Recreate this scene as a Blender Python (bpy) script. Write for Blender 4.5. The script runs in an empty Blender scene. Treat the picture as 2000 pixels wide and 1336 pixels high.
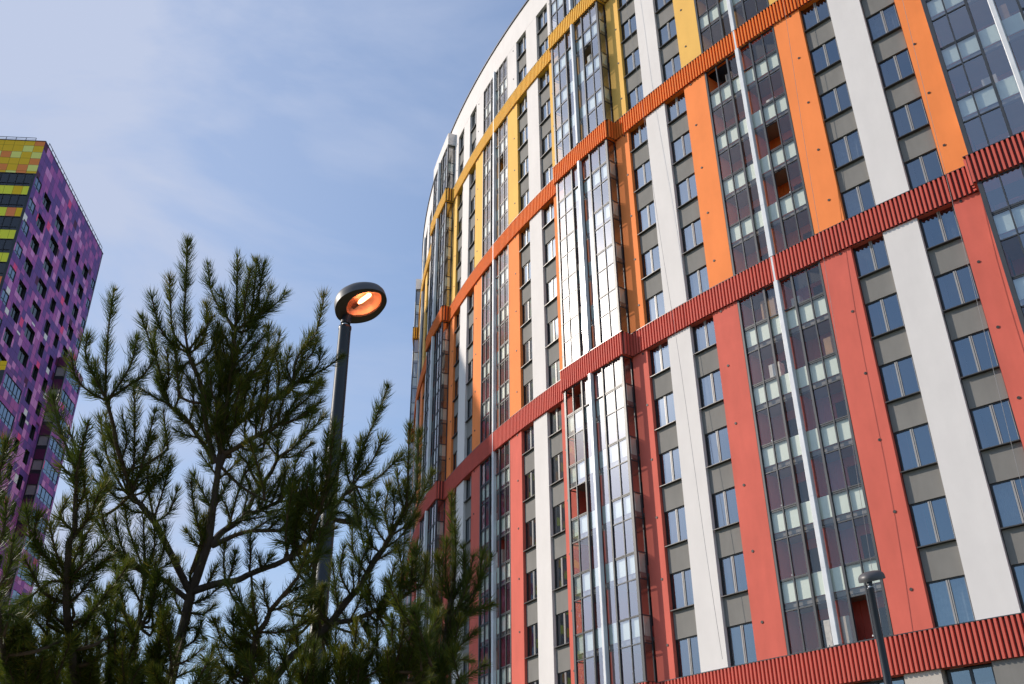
import bpy, math, random
import numpy as np
from mathutils import Vector, Matrix
random.seed(7)
rng = np.random.default_rng(11)
R_ = math.radians
scene = bpy.context.scene
COL = scene.collection

# ------------------------------------------------------------------ camera
EYE = 1.6
PITCH, ROLL, FPX = R_(29.4528), R_(-0.4927), 1889.96
F = np.array([0, math.cos(PITCH), math.sin(PITCH)])
Rt0 = np.array([1.0, 0, 0]); Up0 = np.array([0, -math.sin(PITCH), math.cos(PITCH)])
RT = math.cos(ROLL)*Rt0 + math.sin(ROLL)*Up0
UP = -math.sin(ROLL)*Rt0 + math.cos(ROLL)*Up0
cd = bpy.data.cameras.new('camera'); cam = bpy.data.objects.new('camera', cd); COL.objects.link(cam)
cam.matrix_world = Matrix(((RT[0], UP[0], -F[0], 0), (RT[1], UP[1], -F[1], 0), (RT[2], UP[2], -F[2], EYE), (0, 0, 0, 1)))
cd.sensor_width = 36; cd.lens = FPX/2000*36; cd.clip_start = 0.05; cd.clip_end = 6000
scene.camera = cam
scene.render.resolution_x, scene.render.resolution_y = 1024, 684

# ------------------------------------------------------------------ light
SUN_AZ, SUN_EL = R_(-73.5), R_(30.0)          # azimuth from +Y towards +X
SDIR = Vector((math.sin(SUN_AZ)*math.cos(SUN_EL), math.cos(SUN_AZ)*math.cos(SUN_EL), math.sin(SUN_EL)))
sl = bpy.data.lights.new('sun', 'SUN'); sl.energy = 4.0; sl.angle = R_(0.5); sl.color = (1, 0.895, 0.775)
so = bpy.data.objects.new('sun', sl); COL.objects.link(so)
so.rotation_euler = SDIR.to_track_quat('Z', 'Y').to_euler(); so.location = (-60, 20, 60)
w = bpy.data.worlds.new('World'); scene.world = w; w.use_nodes = True
nt = w.node_tree; nt.nodes.clear()
out = nt.nodes.new('ShaderNodeOutputWorld'); bg = nt.nodes.new('ShaderNodeBackground')
sky = nt.nodes.new('ShaderNodeTexSky'); sky.sky_type = 'NISHITA'; sky.sun_disc = False
sky.sun_elevation = SUN_EL; sky.sun_rotation = SUN_AZ; sky.altitude = 0; sky.air_density = 1.35; sky.dust_density = 0.25; sky.ozone_density = 6.0
tc = nt.nodes.new('ShaderNodeTexCoord')
mp = nt.nodes.new('ShaderNodeMapping'); mp.inputs['Scale'].default_value = (1.1, 1.5, 3.4); mp.inputs['Rotation'].default_value = (0.1, 0.35, 0.6)
n1 = nt.nodes.new('ShaderNodeTexNoise'); n1.inputs['Scale'].default_value = 2.1; n1.inputs['Detail'].default_value = 9; n1.inputs['Roughness'].default_value = 0.55; n1.inputs['Distortion'].default_value = 0.5
cr = nt.nodes.new('ShaderNodeMapRange'); cr.inputs[1].default_value = 0.36; cr.inputs[2].default_value = 0.66; cr.inputs[3].default_value = 0.44; cr.inputs[4].default_value = 1.0
# thin cirrus veil: denser on the side of the sun (towards -X), where the photo's high cloud is
sep = nt.nodes.new('ShaderNodeVectorMath'); sep.operation = 'DOT_PRODUCT'; sep.inputs[1].default_value = (-0.62, 0.45, 0.55)
m2 = nt.nodes.new('ShaderNodeMapRange'); m2.inputs[1].default_value = 0.70; m2.inputs[2].default_value = 0.84; m2.inputs[3].default_value = 0.62; m2.inputs[4].default_value = 1.25
mm = nt.nodes.new('ShaderNodeMath'); mm.operation = 'MULTIPLY'; mm.use_clamp = True
mix = nt.nodes.new('ShaderNodeMixRGB'); mix.inputs[2].default_value = (4.1, 4.75, 6.1, 1)
L = nt.links.new
L(tc.outputs['Generated'], mp.inputs[0]); L(mp.outputs[0], n1.inputs['Vector']); L(n1.outputs[0], cr.inputs[0])
L(tc.outputs['Generated'], sep.inputs[0]); L(sep.outputs['Value'], m2.inputs[0]);
# the haze is brighter around the sun (aureole)
sd = nt.nodes.new('ShaderNodeVectorMath'); sd.operation = 'DOT_PRODUCT'; sd.inputs[1].default_value = tuple(SDIR)
sg = nt.nodes.new('ShaderNodeMapRange'); sg.interpolation_type = 'SMOOTHSTEP'; sg.inputs[1].default_value = 0.88; sg.inputs[2].default_value = 1.0; sg.inputs[3].default_value = 1.0; sg.inputs[4].default_value = 2.6
vc = nt.nodes.new('ShaderNodeVectorMath'); vc.operation = 'SCALE'; vc.inputs[0].default_value = (3.2, 3.65, 4.8)
L(tc.outputs['Generated'], sd.inputs[0]); L(sd.outputs['Value'], sg.inputs[0]); L(sg.outputs[0], vc.inputs['Scale']); L(vc.outputs[0], mix.inputs[2])
L(cr.outputs[0], mm.inputs[0]); L(m2.outputs[0], mm.inputs[1])
L(mm.outputs[0], mix.inputs[0]); L(sky.outputs[0], mix.inputs[1]); L(mix.outputs[0], bg.inputs[0]); L(bg.outputs[0], out.inputs[0])
bg.inputs[1].default_value = 0.15
scene.view_settings.view_transform = 'Standard'; scene.view_settings.look = 'None'
scene.view_settings.exposure = 0.14; scene.view_settings.gamma = 1.0

# ------------------------------------------------------------------ helpers
def tag(o, label=None, cat=None, group=None, kind=None):
    if label: o['label'] = label
    if cat: o['category'] = cat
    if group: o['group'] = group
    if kind: o['kind'] = kind
    return o

def empty(name, loc, rz=0, parent=None):
    o = bpy.data.objects.new(name, None); COL.objects.link(o)
    o.location = loc; o.rotation_euler = (0, 0, rz); o.empty_display_size = 0.3
    if parent: o.parent = parent
    return o

def link(name, me, parent=None, rz=0, z=0):
    o = bpy.data.objects.new(name, me); COL.objects.link(o)
    if parent: o.parent = parent
    o.rotation_euler = (0, 0, rz); o.location = (0, 0, z)
    return o

class MB:
    def __init__(s): s.v = []; s.f = []; s.m = []; s.mats = []
    def mi(s, mat):
        if mat not in s.mats: s.mats.append(mat)
        return s.mats.index(mat)
    def face(s, pts, mat):
        b = len(s.v); s.v += [tuple(p) for p in pts]; s.f.append(tuple(range(b, b+len(pts)))); s.m.append(s.mi(mat))
    def hexa(s, P, mat, skip=()):
        # P: 8 points, 0-3 bottom ring, 4-7 top ring
        b = len(s.v); s.v += [tuple(p) for p in P]; k = s.mi(mat)
        for i, q in enumerate(((3, 2, 1, 0), (4, 5, 6, 7), (0, 1, 5, 4), (1, 2, 6, 5), (2, 3, 7, 6), (3, 0, 4, 7))):
            if i in skip: continue
            s.f.append(tuple(b+j for j in q)); s.m.append(k)
    def box(s, x0, x1, y0, y1, z0, z1, mat):
        s.hexa([(x0, y0, z0), (x1, y0, z0), (x1, y1, z0), (x0, y1, z0), (x0, y0, z1), (x1, y0, z1), (x1, y1, z1), (x0, y1, z1)], mat)
    def tube(s, pts, rad, mat, n=8, caps=True):
        pts = [Vector(p) for p in pts]; rings = []; k = s.mi(mat); prev = None
        for i, p in enumerate(pts):
            t = (pts[min(i+1, len(pts)-1)] - pts[max(i-1, 0)]).normalized()
            a = Vector((0, 0, 1)) if abs(t.z) < .9 else Vector((1, 0, 0))
            if prev is not None: a = prev
            u = (a - t*a.dot(t)).normalized(); prev = u; v = t.cross(u)
            r = rad[i] if hasattr(rad, '__len__') else rad
            b = len(s.v); rings.append(b)
            for j in range(n):
                an = 2*math.pi*j/n; s.v.append(tuple(p + (u*math.cos(an)+v*math.sin(an))*r))
        for i in range(len(rings)-1):
            a, b = rings[i], rings[i+1]
            for j in range(n):
                s.f.append((a+j, a+(j+1) % n, b+(j+1) % n, b+j)); s.m.append(k)
        if caps:
            s.f.append(tuple(rings[0]+j for j in reversed(range(n)))); s.m.append(k)
            s.f.append(tuple(rings[-1]+j for j in range(n))); s.m.append(k)
    def mesh(s, name, smooth=False):
        me = bpy.data.meshes.new(name); me.from_pydata(s.v, [], s.f)
        for m in s.mats: me.materials.append(m)
        me.polygons.foreach_set('material_index', s.m)
        if smooth: me.polygons.foreach_set('use_smooth', [True]*len(s.f))
        me.update(); return me
    def build(s, name, parent=None, rz=0, z=0, smooth=False):
        return link(name, s.mesh(name, smooth), parent, rz, z)
    def add(s, o, fn):
        b = len(s.v); s.v += [fn(p) for p in o.v]
        for f, m in zip(o.f, o.m): s.f.append(tuple(b+i for i in f)); s.m.append(s.mi(o.mats[m]))

# ------------------------------------------------------------------ materials
def newmat(name):
    m = bpy.data.materials.new(name); m.use_nodes = True; t = m.node_tree
    return m, t, t.nodes['Principled BSDF']
def nd(t, typ, **k):
    n = t.nodes.new(typ)
    for a, b in k.items(): setattr(n, a, b)
    return n
def plaster(name, col, rough=0.85, var=0.10, bump=0.25, scale=1.0):
    m, t, p = newmat(name); l = t.links.new
    c = nd(t, 'ShaderNodeTexCoord')
    a = nd(t, 'ShaderNodeTexNoise'); a.inputs['Scale'].default_value = 0.45*scale; a.inputs['Detail'].default_value = 6; a.inputs['Roughness'].default_value = 0.62
    st = nd(t, 'ShaderNodeMapping'); st.inputs['Scale'].default_value = (1.6*scale, 1.6*scale, 0.4*scale)
    b = nd(t, 'ShaderNodeTexNoise'); b.inputs['Scale'].default_value = 1.0; b.inputs['Detail'].default_value = 4
    f = nd(t, 'ShaderNodeTexNoise'); f.inputs['Scale'].default_value = 70*scale; f.inputs['Detail'].default_value = 3
    l(c.outputs['Object'], a.inputs['Vector']); l(c.outputs['Object'], st.inputs[0]); l(st.outputs[0], b.inputs['Vector']); l(c.outputs['Object'], f.inputs['Vector'])
    ad = nd(t, 'ShaderNodeMath', operation='ADD'); l(a.outputs[0], ad.inputs[0]); l(b.outputs[0], ad.inputs[1])
    mr = nd(t, 'ShaderNodeMapRange'); mr.inputs[1].default_value = 0.6; mr.inputs[2].default_value = 1.4; mr.inputs[3].default_value = 1-var; mr.inputs[4].default_value = 1+var
    l(ad.outputs[0], mr.inputs[0])
    mx = nd(t, 'ShaderNodeVectorMath', operation='SCALE'); mx.inputs[0].default_value = col; l(mr.outputs[0], mx.inputs['Scale'])
    l(mx.outputs[0], p.inputs['Base Color']); p.inputs['Roughness'].default_value = rough
    p.inputs['Specular IOR Level'].default_value = 0.3
    bp = nd(t, 'ShaderNodeBump'); bp.inputs['Strength'].default_value = bump; bp.inputs['Distance'].default_value = 0.01
    l(f.outputs[0], bp.inputs['Height']); l(bp.outputs[0], p.inputs['Normal'])
    return m
def paint(name, col, rough=0.4, metal=0.0, var=0.06, scale=2.0):
    m, t, p = newmat(name); l = t.links.new
    c = nd(t, 'ShaderNodeTexCoord'); a = nd(t, 'ShaderNodeTexNoise'); a.inputs['Scale'].default_value = scale; a.inputs['Detail'].default_value = 4
    l(c.outputs['Object'], a.inputs['Vector'])
    mr = nd(t, 'ShaderNodeMapRange'); mr.inputs[1].default_value = 0.3; mr.inputs[2].default_value = 0.7; mr.inputs[3].default_value = 1-var; mr.inputs[4].default_value = 1+var
    l(a.outputs[0], mr.inputs[0]); mx = nd(t, 'ShaderNodeVectorMath', operation='SCALE'); mx.inputs[0].default_value = col
    l(mr.outputs[0], mx.inputs['Scale']); l(mx.outputs[0], p.inputs['Base Color'])
    rr = nd(t, 'ShaderNodeMapRange'); rr.inputs[3].default_value = rough*0.85; rr.inputs[4].default_value = min(1, rough*1.15); l(a.outputs[0], rr.inputs[0]); l(rr.outputs[0], p.inputs['Roughness'])
    p.inputs['Metallic'].default_value = metal
    return m
def glass(name, ior=2.0, tint=(0.72, 0.75, 0.74), soft=0.16, wav=0.0015, wscale=2.2, refl=(1, 1, 1)):
    m, t, p = newmat(name); l = t.links.new; t.nodes.remove(p); o = t.nodes['Material Output']
    c = nd(t, 'ShaderNodeTexCoord'); a = nd(t, 'ShaderNodeTexNoise'); a.inputs['Scale'].default_value = wscale; a.inputs['Detail'].default_value = 1.5
    l(c.outputs['Object'], a.inputs['Vector'])
    bp = nd(t, 'ShaderNodeBump'); bp.inputs['Strength'].default_value = 1.0; bp.inputs['Distance'].default_value = wav; l(a.outputs[0], bp.inputs['Height'])
    g1 = nd(t, 'ShaderNodeBsdfGlossy'); g1.inputs['Roughness'].default_value = 0.02; g1.inputs['Color'].default_value = (*refl, 1)
    g2 = nd(t, 'ShaderNodeBsdfGlossy'); g2.inputs['Roughness'].default_value = 0.27; g2.inputs['Color'].default_value = (*refl, 1)
    gm = nd(t, 'ShaderNodeMixShader'); gm.inputs[0].default_value = soft
    tr = nd(t, 'ShaderNodeBsdfTransparent'); tr.inputs[0].default_value = (*tint, 1)
    fr = nd(t, 'ShaderNodeFresnel'); gg = nd(t, 'ShaderNodeNewGeometry'); ms = nd(t, 'ShaderNodeMapRange')
    ms.inputs[3].default_value = ior; ms.inputs[4].default_value = 1.0/ior; l(gg.outputs['Backfacing'], ms.inputs[0]); l(ms.outputs[0], fr.inputs[0])
    mx = nd(t, 'ShaderNodeMixShader')
    l(bp.outputs[0], g1.inputs['Normal'])
    l(g1.outputs[0], gm.inputs[1]); l(g2.outputs[0], gm.inputs[2]); l(fr.outputs[0], mx.inputs[0]); l(tr.outputs[0], mx.inputs[1]); l(gm.outputs[0], mx.inputs[2]); l(mx.outputs[0], o.inputs[0])
    return m

M = {}
M['red'] = plaster('red_plaster', (0.665, 0.138, 0.098), var=0.13)
M['orange'] = plaster('orange_plaster', (0.95, 0.272, 0.074), var=0.08)
M['yellow'] = plaster('yellow_plaster', (0.86, 0.50, 0.12), var=0.07)
M['white'] = plaster('white_plaster', (0.76, 0.72, 0.69), var=0.06)
M['grey'] = plaster('grey_plaster', (0.222, 0.213, 0.197), var=0.16, bump=0.5)
M['beige'] = plaster('beige_panel', (0.55, 0.50, 0.44), var=0.05)
M['b_red'] = paint('red_cladding', (0.64, 0.125, 0.09), 0.72)
M['b_orange'] = paint('orange_cladding', (0.84, 0.20, 0.03), 0.72)
M['b_yellow'] = paint('yellow_cladding', (0.86, 0.50, 0.08), 0.72)
M['groove'] = paint('dark_groove', (0.10, 0.022, 0.016), 0.7)  # flat faces between the ribs, coloured a much darker red-brown on every band
for _k in ('b_red', 'b_orange', 'b_yellow'): M[_k].node_tree.nodes['Principled BSDF'].inputs['Specular IOR Level'].default_value = 0.2
M['cap'] = paint('dark_flashing', (0.045, 0.04, 0.042), 0.35, 0.3)
M['sill'] = paint('sill_metal', (0.07, 0.066, 0.064), 0.4, 0.2)
M['frame'] = paint('dark_frame', (0.028, 0.030, 0.034), 0.35, 0.2)
M['alu'] = paint('balcony_aluminium', (0.040, 0.045, 0.052), 0.45, 0.0)
M['mull'] = paint('grey_window_profile', (0.34, 0.33, 0.32), 0.4)
M['pipe'] = paint('white_pipe', (0.74, 0.75, 0.76), 0.3)
M['mint'] = paint('mint_panel', (0.70, 0.80, 0.72), 0.55, var=0.04)
M['slab'] = plaster('concrete_slab', (0.22, 0.21, 0.20), var=0.2)
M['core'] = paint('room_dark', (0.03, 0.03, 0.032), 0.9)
M['curtain'] = paint('curtain_cloth', (0.72, 0.70, 0.66), 0.9, var=0.2, scale=5)
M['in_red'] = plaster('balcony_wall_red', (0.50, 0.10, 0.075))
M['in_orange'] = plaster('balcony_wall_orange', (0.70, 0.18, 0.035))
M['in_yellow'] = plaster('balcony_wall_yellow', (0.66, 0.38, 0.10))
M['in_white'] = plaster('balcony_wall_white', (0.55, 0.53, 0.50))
M['knob'] = paint('white_handle', (0.85, 0.85, 0.85), 0.3)
M['bolt'] = paint('vent_grey', (0.035, 0.026, 0.022), 0.6)
M['bayglass'] = glass('bay_glass', 3.2, tint=(0.80, 0.81, 0.81), wav=0.0012, soft=0.11)
M['glass'] = glass('balcony_glass', 1.88, tint=(0.93, 0.91, 0.88), wav=0.0014, refl=(1.0, 0.95, 0.91))
M['wavy'] = glass('wavy_balcony_glass', 2.0, tint=(0.86, 0.86, 0.85), wav=0.008, wscale=3.0)
M['wglass'] = glass('window_glass', 3.0, tint=(0.30, 0.33, 0.36), soft=0.07, wav=0.0009, refl=(0.82, 0.92, 1.0))
M['blindwood'] = paint('wood_cabinet', (0.30, 0.17, 0.08), 0.6, var=0.2)
M['steel'] = paint('galvanised_steel', (0.45, 0.46, 0.47), 0.35, 0.8)

# ------------------------------------------------------------------ curved apartment building
BX, BY, BR = 76.8839, 96.5346, 87.0473
ZS = EYE + 7.9592                       # sill level of storey 0
def zk(k): return ZS + 3.0*k
def V(th, dr, z):                       # point at angle th (degrees), offset dr from the facade face, building axis at origin
    a = R_(th); r = BR + dr
    return (r*math.sin(a), -r*math.cos(a), z)
def cbox(mb, t0, t1, r0, r1, z0, z1, mat, n=1):
    for i in range(n):
        a = t0+(t1-t0)*i/n; b = t0+(t1-t0)*(i+1)/n
        skip = () if n == 1 else ((3,) if i == 0 else (5,) if i == n-1 else (3, 5))
        mb.hexa([V(a, r1, z0), V(b, r1, z0), V(b, r0, z0), V(a, r0, z0), V(a, r1, z1), V(b, r1, z1), V(b, r0, z1), V(a, r0, z1)], mat, skip)
def pquad(mb, t0, t1, r, z0, z1, mat, jit=0.0):
    j = [random.uniform(-jit, jit) for _ in range(3)]
    mb.face([V(t0, r+j[0], z0), V(t1, r+j[1], z0), V(t1, r+j[1]+j[2], z1), V(t0, r+j[0]+j[2], z1)], mat)
DEG = 1.0/BR*180/math.pi                # degrees per metre along the facade

CELLS = [(-23.8, 'B'), (-31.8, 'G'), (-39.8, 'B'), (-47.8, 'G'), (-55.8, 'B'), (-63.8, 'G'), (-71.8, 'B'), (-79.8, 'G'), (-87.8, 'B'), (-95.8, 'G')]
bld = empty('apartment_building', (BX, BY, 0))
tag(bld, 'huge curved apartment block with red, orange, yellow and white vertical stripes and dark glazed balconies', 'building')
SECT = [('red', 0.012, 5.55), ('orange', 6.012, 10.55), ('yellow', 11.012, 14.55), ('white', 15.012, 16.66)]
def secof(k): return 'red' if k < 6 else 'orange' if k < 11 else 'yellow' if k < 15 else 'white'
PTXT = {'red': 'coral red', 'orange': 'bright orange', 'yellow': 'warm yellow', 'white': 'white'}

# --- piers
def pier_mesh(sec, kind, side):
    name, k0, k1 = sec; z0, z1 = zk(k0), zk(k1); mb = MB()
    if kind == 'mid': cbox(mb, -0.5, 0.5, -1.5, 0, z0, z1, M['white'], 1)
    else:
        a = 1.515 if kind == 'G' else 1.76
        t0, t1 = (a, 2.5) if side > 0 else (-2.5, -a)
        cbox(mb, t0, t1, -1.5, 0, z0, z1, M[name], 1)
        k = math.ceil(k0 - 0.5)
        while k + 0.52 < k1 + 0.01:
            zc = zk(k+0.515)
            if zc < z1 - 0.05:
                tc_ = (t0+t1)/2 + side*0.16; pts = []; pts2 = []
                for i in range(12):
                    an = 2*math.pi*i/12
                    pts.append(V(tc_+DEG*0.062*math.cos(an), 0.022, zc+0.062*math.sin(an)))
                    pts2.append(V(tc_+DEG*0.062*math.cos(an), -0.02, zc+0.062*math.sin(an)))
                mb.face(pts, M['bolt'])
                for i in range(12): mb.face([pts2[i], pts2[(i+1) % 12], pts[(i+1) % 12], pts[i]], M['cap'])
            k += 1
    return mb.mesh('pier')
pm = {}
for si, sec in enumerate(SECT):
    for kind, side in (('mid', 1), ('G', 1), ('G', -1), ('B', 1), ('B', -1)): pm[si, kind, side] = pier_mesh(sec, kind, side)
for c, ty in CELLS:
    for si, sec in enumerate(SECT):
        for s in (-1, 1):
            o = link('pier', pm[si, ty, s], bld, R_(c)); tag(o, PTXT[sec[0]] + ' rendered pier')
        o = link('pier', pm[si, 'mid', 1], bld, R_(c-4)); tag(o, 'white rendered pier')

# --- ribbed bands
def rib_path(mb, path, z0, z1, mat, groove=0.10):
    # path: list of (x,y) corners going along the facade; outward normal is to the right of travel (-y for +x travel)
    pitch = 0.20; wr = 0.112
    for (ax, ay), (bx, by) in zip(path[:-1], path[1:]):
        d = Vector((bx-ax, by-ay)); Ln = d.length; d /= Ln; n = Vector((d.y, -d.x))
        cnt = max(1, round(Ln/pitch)); p = Ln/cnt
        def P(s, o, z): return (ax+d.x*s+n.x*o, ay+d.y*s+n.y*o, z)
        for i in range(cnt):
            s0 = i*p; sa = s0+(p-wr)/2; sb = sa+wr; s1 = s0+p
            prof = [(s0, 0), (sa, 0), (sa+0.012, groove), (sb-0.012, groove), (sb, 0), (s1, 0)]
            for (q0, o0), (q1, o1) in zip(prof[:-1], prof[1:]):
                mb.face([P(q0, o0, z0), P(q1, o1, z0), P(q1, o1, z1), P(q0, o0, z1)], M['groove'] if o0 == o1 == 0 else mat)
def band_mesh(ty, col):
    mb = MB(); z0, z1 = -1.345, 0.0; o = 0.03
    def XY(t, dr): v = V(t, dr, 0); return (v[0], v[1])
    if ty == 'G': path = [(t, o) for t in np.linspace(-4, 4, 9)]
    else: path = [(-4, o), (-3, o), (-2.2, o), (-1.8, o), (-1.8, 0.67), (0, 0.67), (1.8, 0.67), (1.8, o), (2.2, o), (3, o), (4, o)]
    xy = [XY(*p) for p in path]
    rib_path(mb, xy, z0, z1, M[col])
    # soffit + dark cap flashing, following the path
    for (p, q) in zip(path[:-1], path[1:]):
        a, b = XY(p[0], p[1]), XY(q[0], q[1]); ai, bi = XY(p[0], -0.3), XY(q[0], -0.3)
        if abs(p[0]-q[0]) > 1e-6:
            mb.face([(ai[0], ai[1], z0), (bi[0], bi[1], z0), (b[0], b[1], z0), (a[0], a[1], z0)], M[col])
            e = 0.098
            ao, bo = XY(p[0], p[1]+e), XY(q[0], q[1]+e)
            if p[1] > 0.5:
                if p[0] < -1.7: ao = XY(p[0]-0.045, p[1]+e)
                if q[0] > 1.7: bo = XY(q[0]+0.045, q[1]+e)
            mb.hexa([(ao[0], ao[1], z1), (bo[0], bo[1], z1), (bi[0], bi[1], z1), (ai[0], ai[1], z1), (ao[0], ao[1], z1+0.035), (bo[0], bo[1], z1+0.035), (bi[0], bi[1], z1+0.035), (ai[0], ai[1], z1+0.035)], M['cap'])
    return mb.mesh('ribbed_band')
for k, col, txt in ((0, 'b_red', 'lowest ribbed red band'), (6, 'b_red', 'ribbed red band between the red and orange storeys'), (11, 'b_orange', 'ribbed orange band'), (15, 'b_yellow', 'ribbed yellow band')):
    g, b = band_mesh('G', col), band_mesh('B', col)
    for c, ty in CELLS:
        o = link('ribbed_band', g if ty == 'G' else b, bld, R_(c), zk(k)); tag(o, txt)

# --- grey panels between windows of a stack
gm = {}
for si, (nm, k0, k1) in enumerate(SECT):
    mb = MB(); ks = range(int(k0), int(round(k1))); kk = [k for k in range(0, 17) if k0-0.5 < k and zk(k)+1.72 < zk(k1)-0.05]
    for k in kk:
        z0 = zk(k)+1.725; z1 = zk(k+1)-0.03
        if z1 > zk(k1)-0.2: continue
        cbox(mb, -0.470, 0.470, -0.50, -0.15, z0, z1, M['grey'], 1)
    for a, b in ((-0.499, -0.4705), (0.4705, 0.499)): cbox(mb, a, b, -0.50, -0.20, zk(k0), zk(k1), M['cap'], 1)
    gm[si] = mb.mesh('grey_panels')
for c, ty in CELLS:
    for s in (-3, 3):
        for si in range(4):
            link('grey_wall_panel', gm[si], bld, R_(c+s))

# --- windows
def window_mb(h=1.725, var=0, curtain=0):
    W = 0.469; fr = MB(); gl = MB(); si = MB(); cu = MB(); d = DEG
    r0, r1 = -0.30, -0.21; b = 0.05*d
    z0, z1 = 0.03, h
    for (a, e) in ((-W, -W+b), (W-b, W)): cbox(fr, a, e, r0, r1, z0, z1, M['frame'])
    cbox(fr, -W+b, W-b, r0, r1, z0, z0+0.06, M['frame']); cbox(fr, -W+b, W-b, r0, r1, z1-0.06, z1, M['frame'])
    m = (0.02, -0.05, 0.06)[var % 3]*0.5
    cbox(fr, m-0.045*d, m+0.02*d, r0, r1+0.012, z0+0.06, z1-0.06, M['mull'])
    cbox(fr, m+0.02*d, m+0.045*d, r0, r1+0.002, z0+0.06, z1-0.06, M['frame'])
    cbox(fr, m+0.045*d, m+0.08*d, r0, r1+0.008, z0+0.06, z1-0.06, M['mull'])
    # light sash beads
    cbox(fr, W-b-0.022*d, W-b-0.0005, r0+0.02, r1-0.015, z0+0.06, z1-0.06, M['mull'])
    pquad(gl, -W+b, m-0.045*d, r1-0.03, z0+0.06, z1-0.06, M['wglass'], 0.004)
    pquad(gl, m+0.08*d, W-b, r1-0.03, z0+0.06, z1-0.06, M['wglass'], 0.004)
    cbox(si, -W+0.001, W-0.001, -0.21, 0.01, -0.018, 0.018, M['sill'])
    if curtain:
        n = 18; a0, a1 = ((-W+b, W-b), (-W+b, -0.08), (0.1, W-b))[curtain-1]
        for i in range(n):
            t0 = a0+(a1-a0)*i/n; t1 = a0+(a1-a0)*(i+1)/n; q0 = -0.52-0.035*(i % 2); q1 = -0.52-0.035*((i+1) % 2)
            cu.face([V(t0, q0, z0+0.02), V(t1, q1, z0+0.02), V(t1, q1, z1), V(t0, q0, z1)], M['curtain'])
    return fr, gl, si, cu
WV = []
for i in range(14):
    parts = window_mb(1.725, i, (0, 0, 0, 1, 0, 2, 0, 0, 3, 0, 0, 2, 0, 0)[i]); WV.append((parts, [p.mesh(n) if p.v else None for p, n in zip(parts, ('window', 'glass', 'sill', 'curtain'))]))
wins = []
camxy = Vector((0, 0, EYE))
for c, ty in CELLS:
    for s in (-3, 3):
        th = c+s
        for k in range(0, 17):
            if k == 0 and False: continue
            p = Vector(V(th, 0, zk(k)+0.9)) + Vector((BX, BY, 0))
            dd = (p-camxy); d = dd.length
            nx = Vector((math.sin(R_(th)), -math.cos(R_(th)), 0)); facing = -nx.dot(dd)/d
            # inside the picture?
            x = dd.dot(Vector(RT))/dd.dot(Vector(F))*FPX+1000; y = 668-dd.dot(Vector(UP))/dd.dot(Vector(F))*FPX
            vis = facing > 0.08 and -30 < x < 2060 and -60 < y < 1360
            wins.append((0 if vis else 1, d, th, k))
wins.sort()
stuffw = MB()
for i, (v, d, th, k) in enumerate(wins):
    vi = random.randrange(14); parts, mes = WV[vi]
    if i < 100:
        o = link('window', mes[0], bld, R_(th), zk(k))
        for n, me in zip(('glass', 'sill', 'curtain'), mes[1:]):
            if me: link(n, me, o)
        if k == 16: o.scale = (1, 1, 1.13)
    else:
        ca, sa = math.cos(R_(th)), math.sin(R_(th)); zz = zk(k); sc = 1.13 if k == 16 else 1.0
        for p in parts:
            if p.v: stuffw.add(p, lambda q: (q[0]*ca-q[1]*sa, q[0]*sa+q[1]*ca, q[2]*sc+zz))
tag(stuffw.build('window', bld), kind='stuff')

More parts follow.
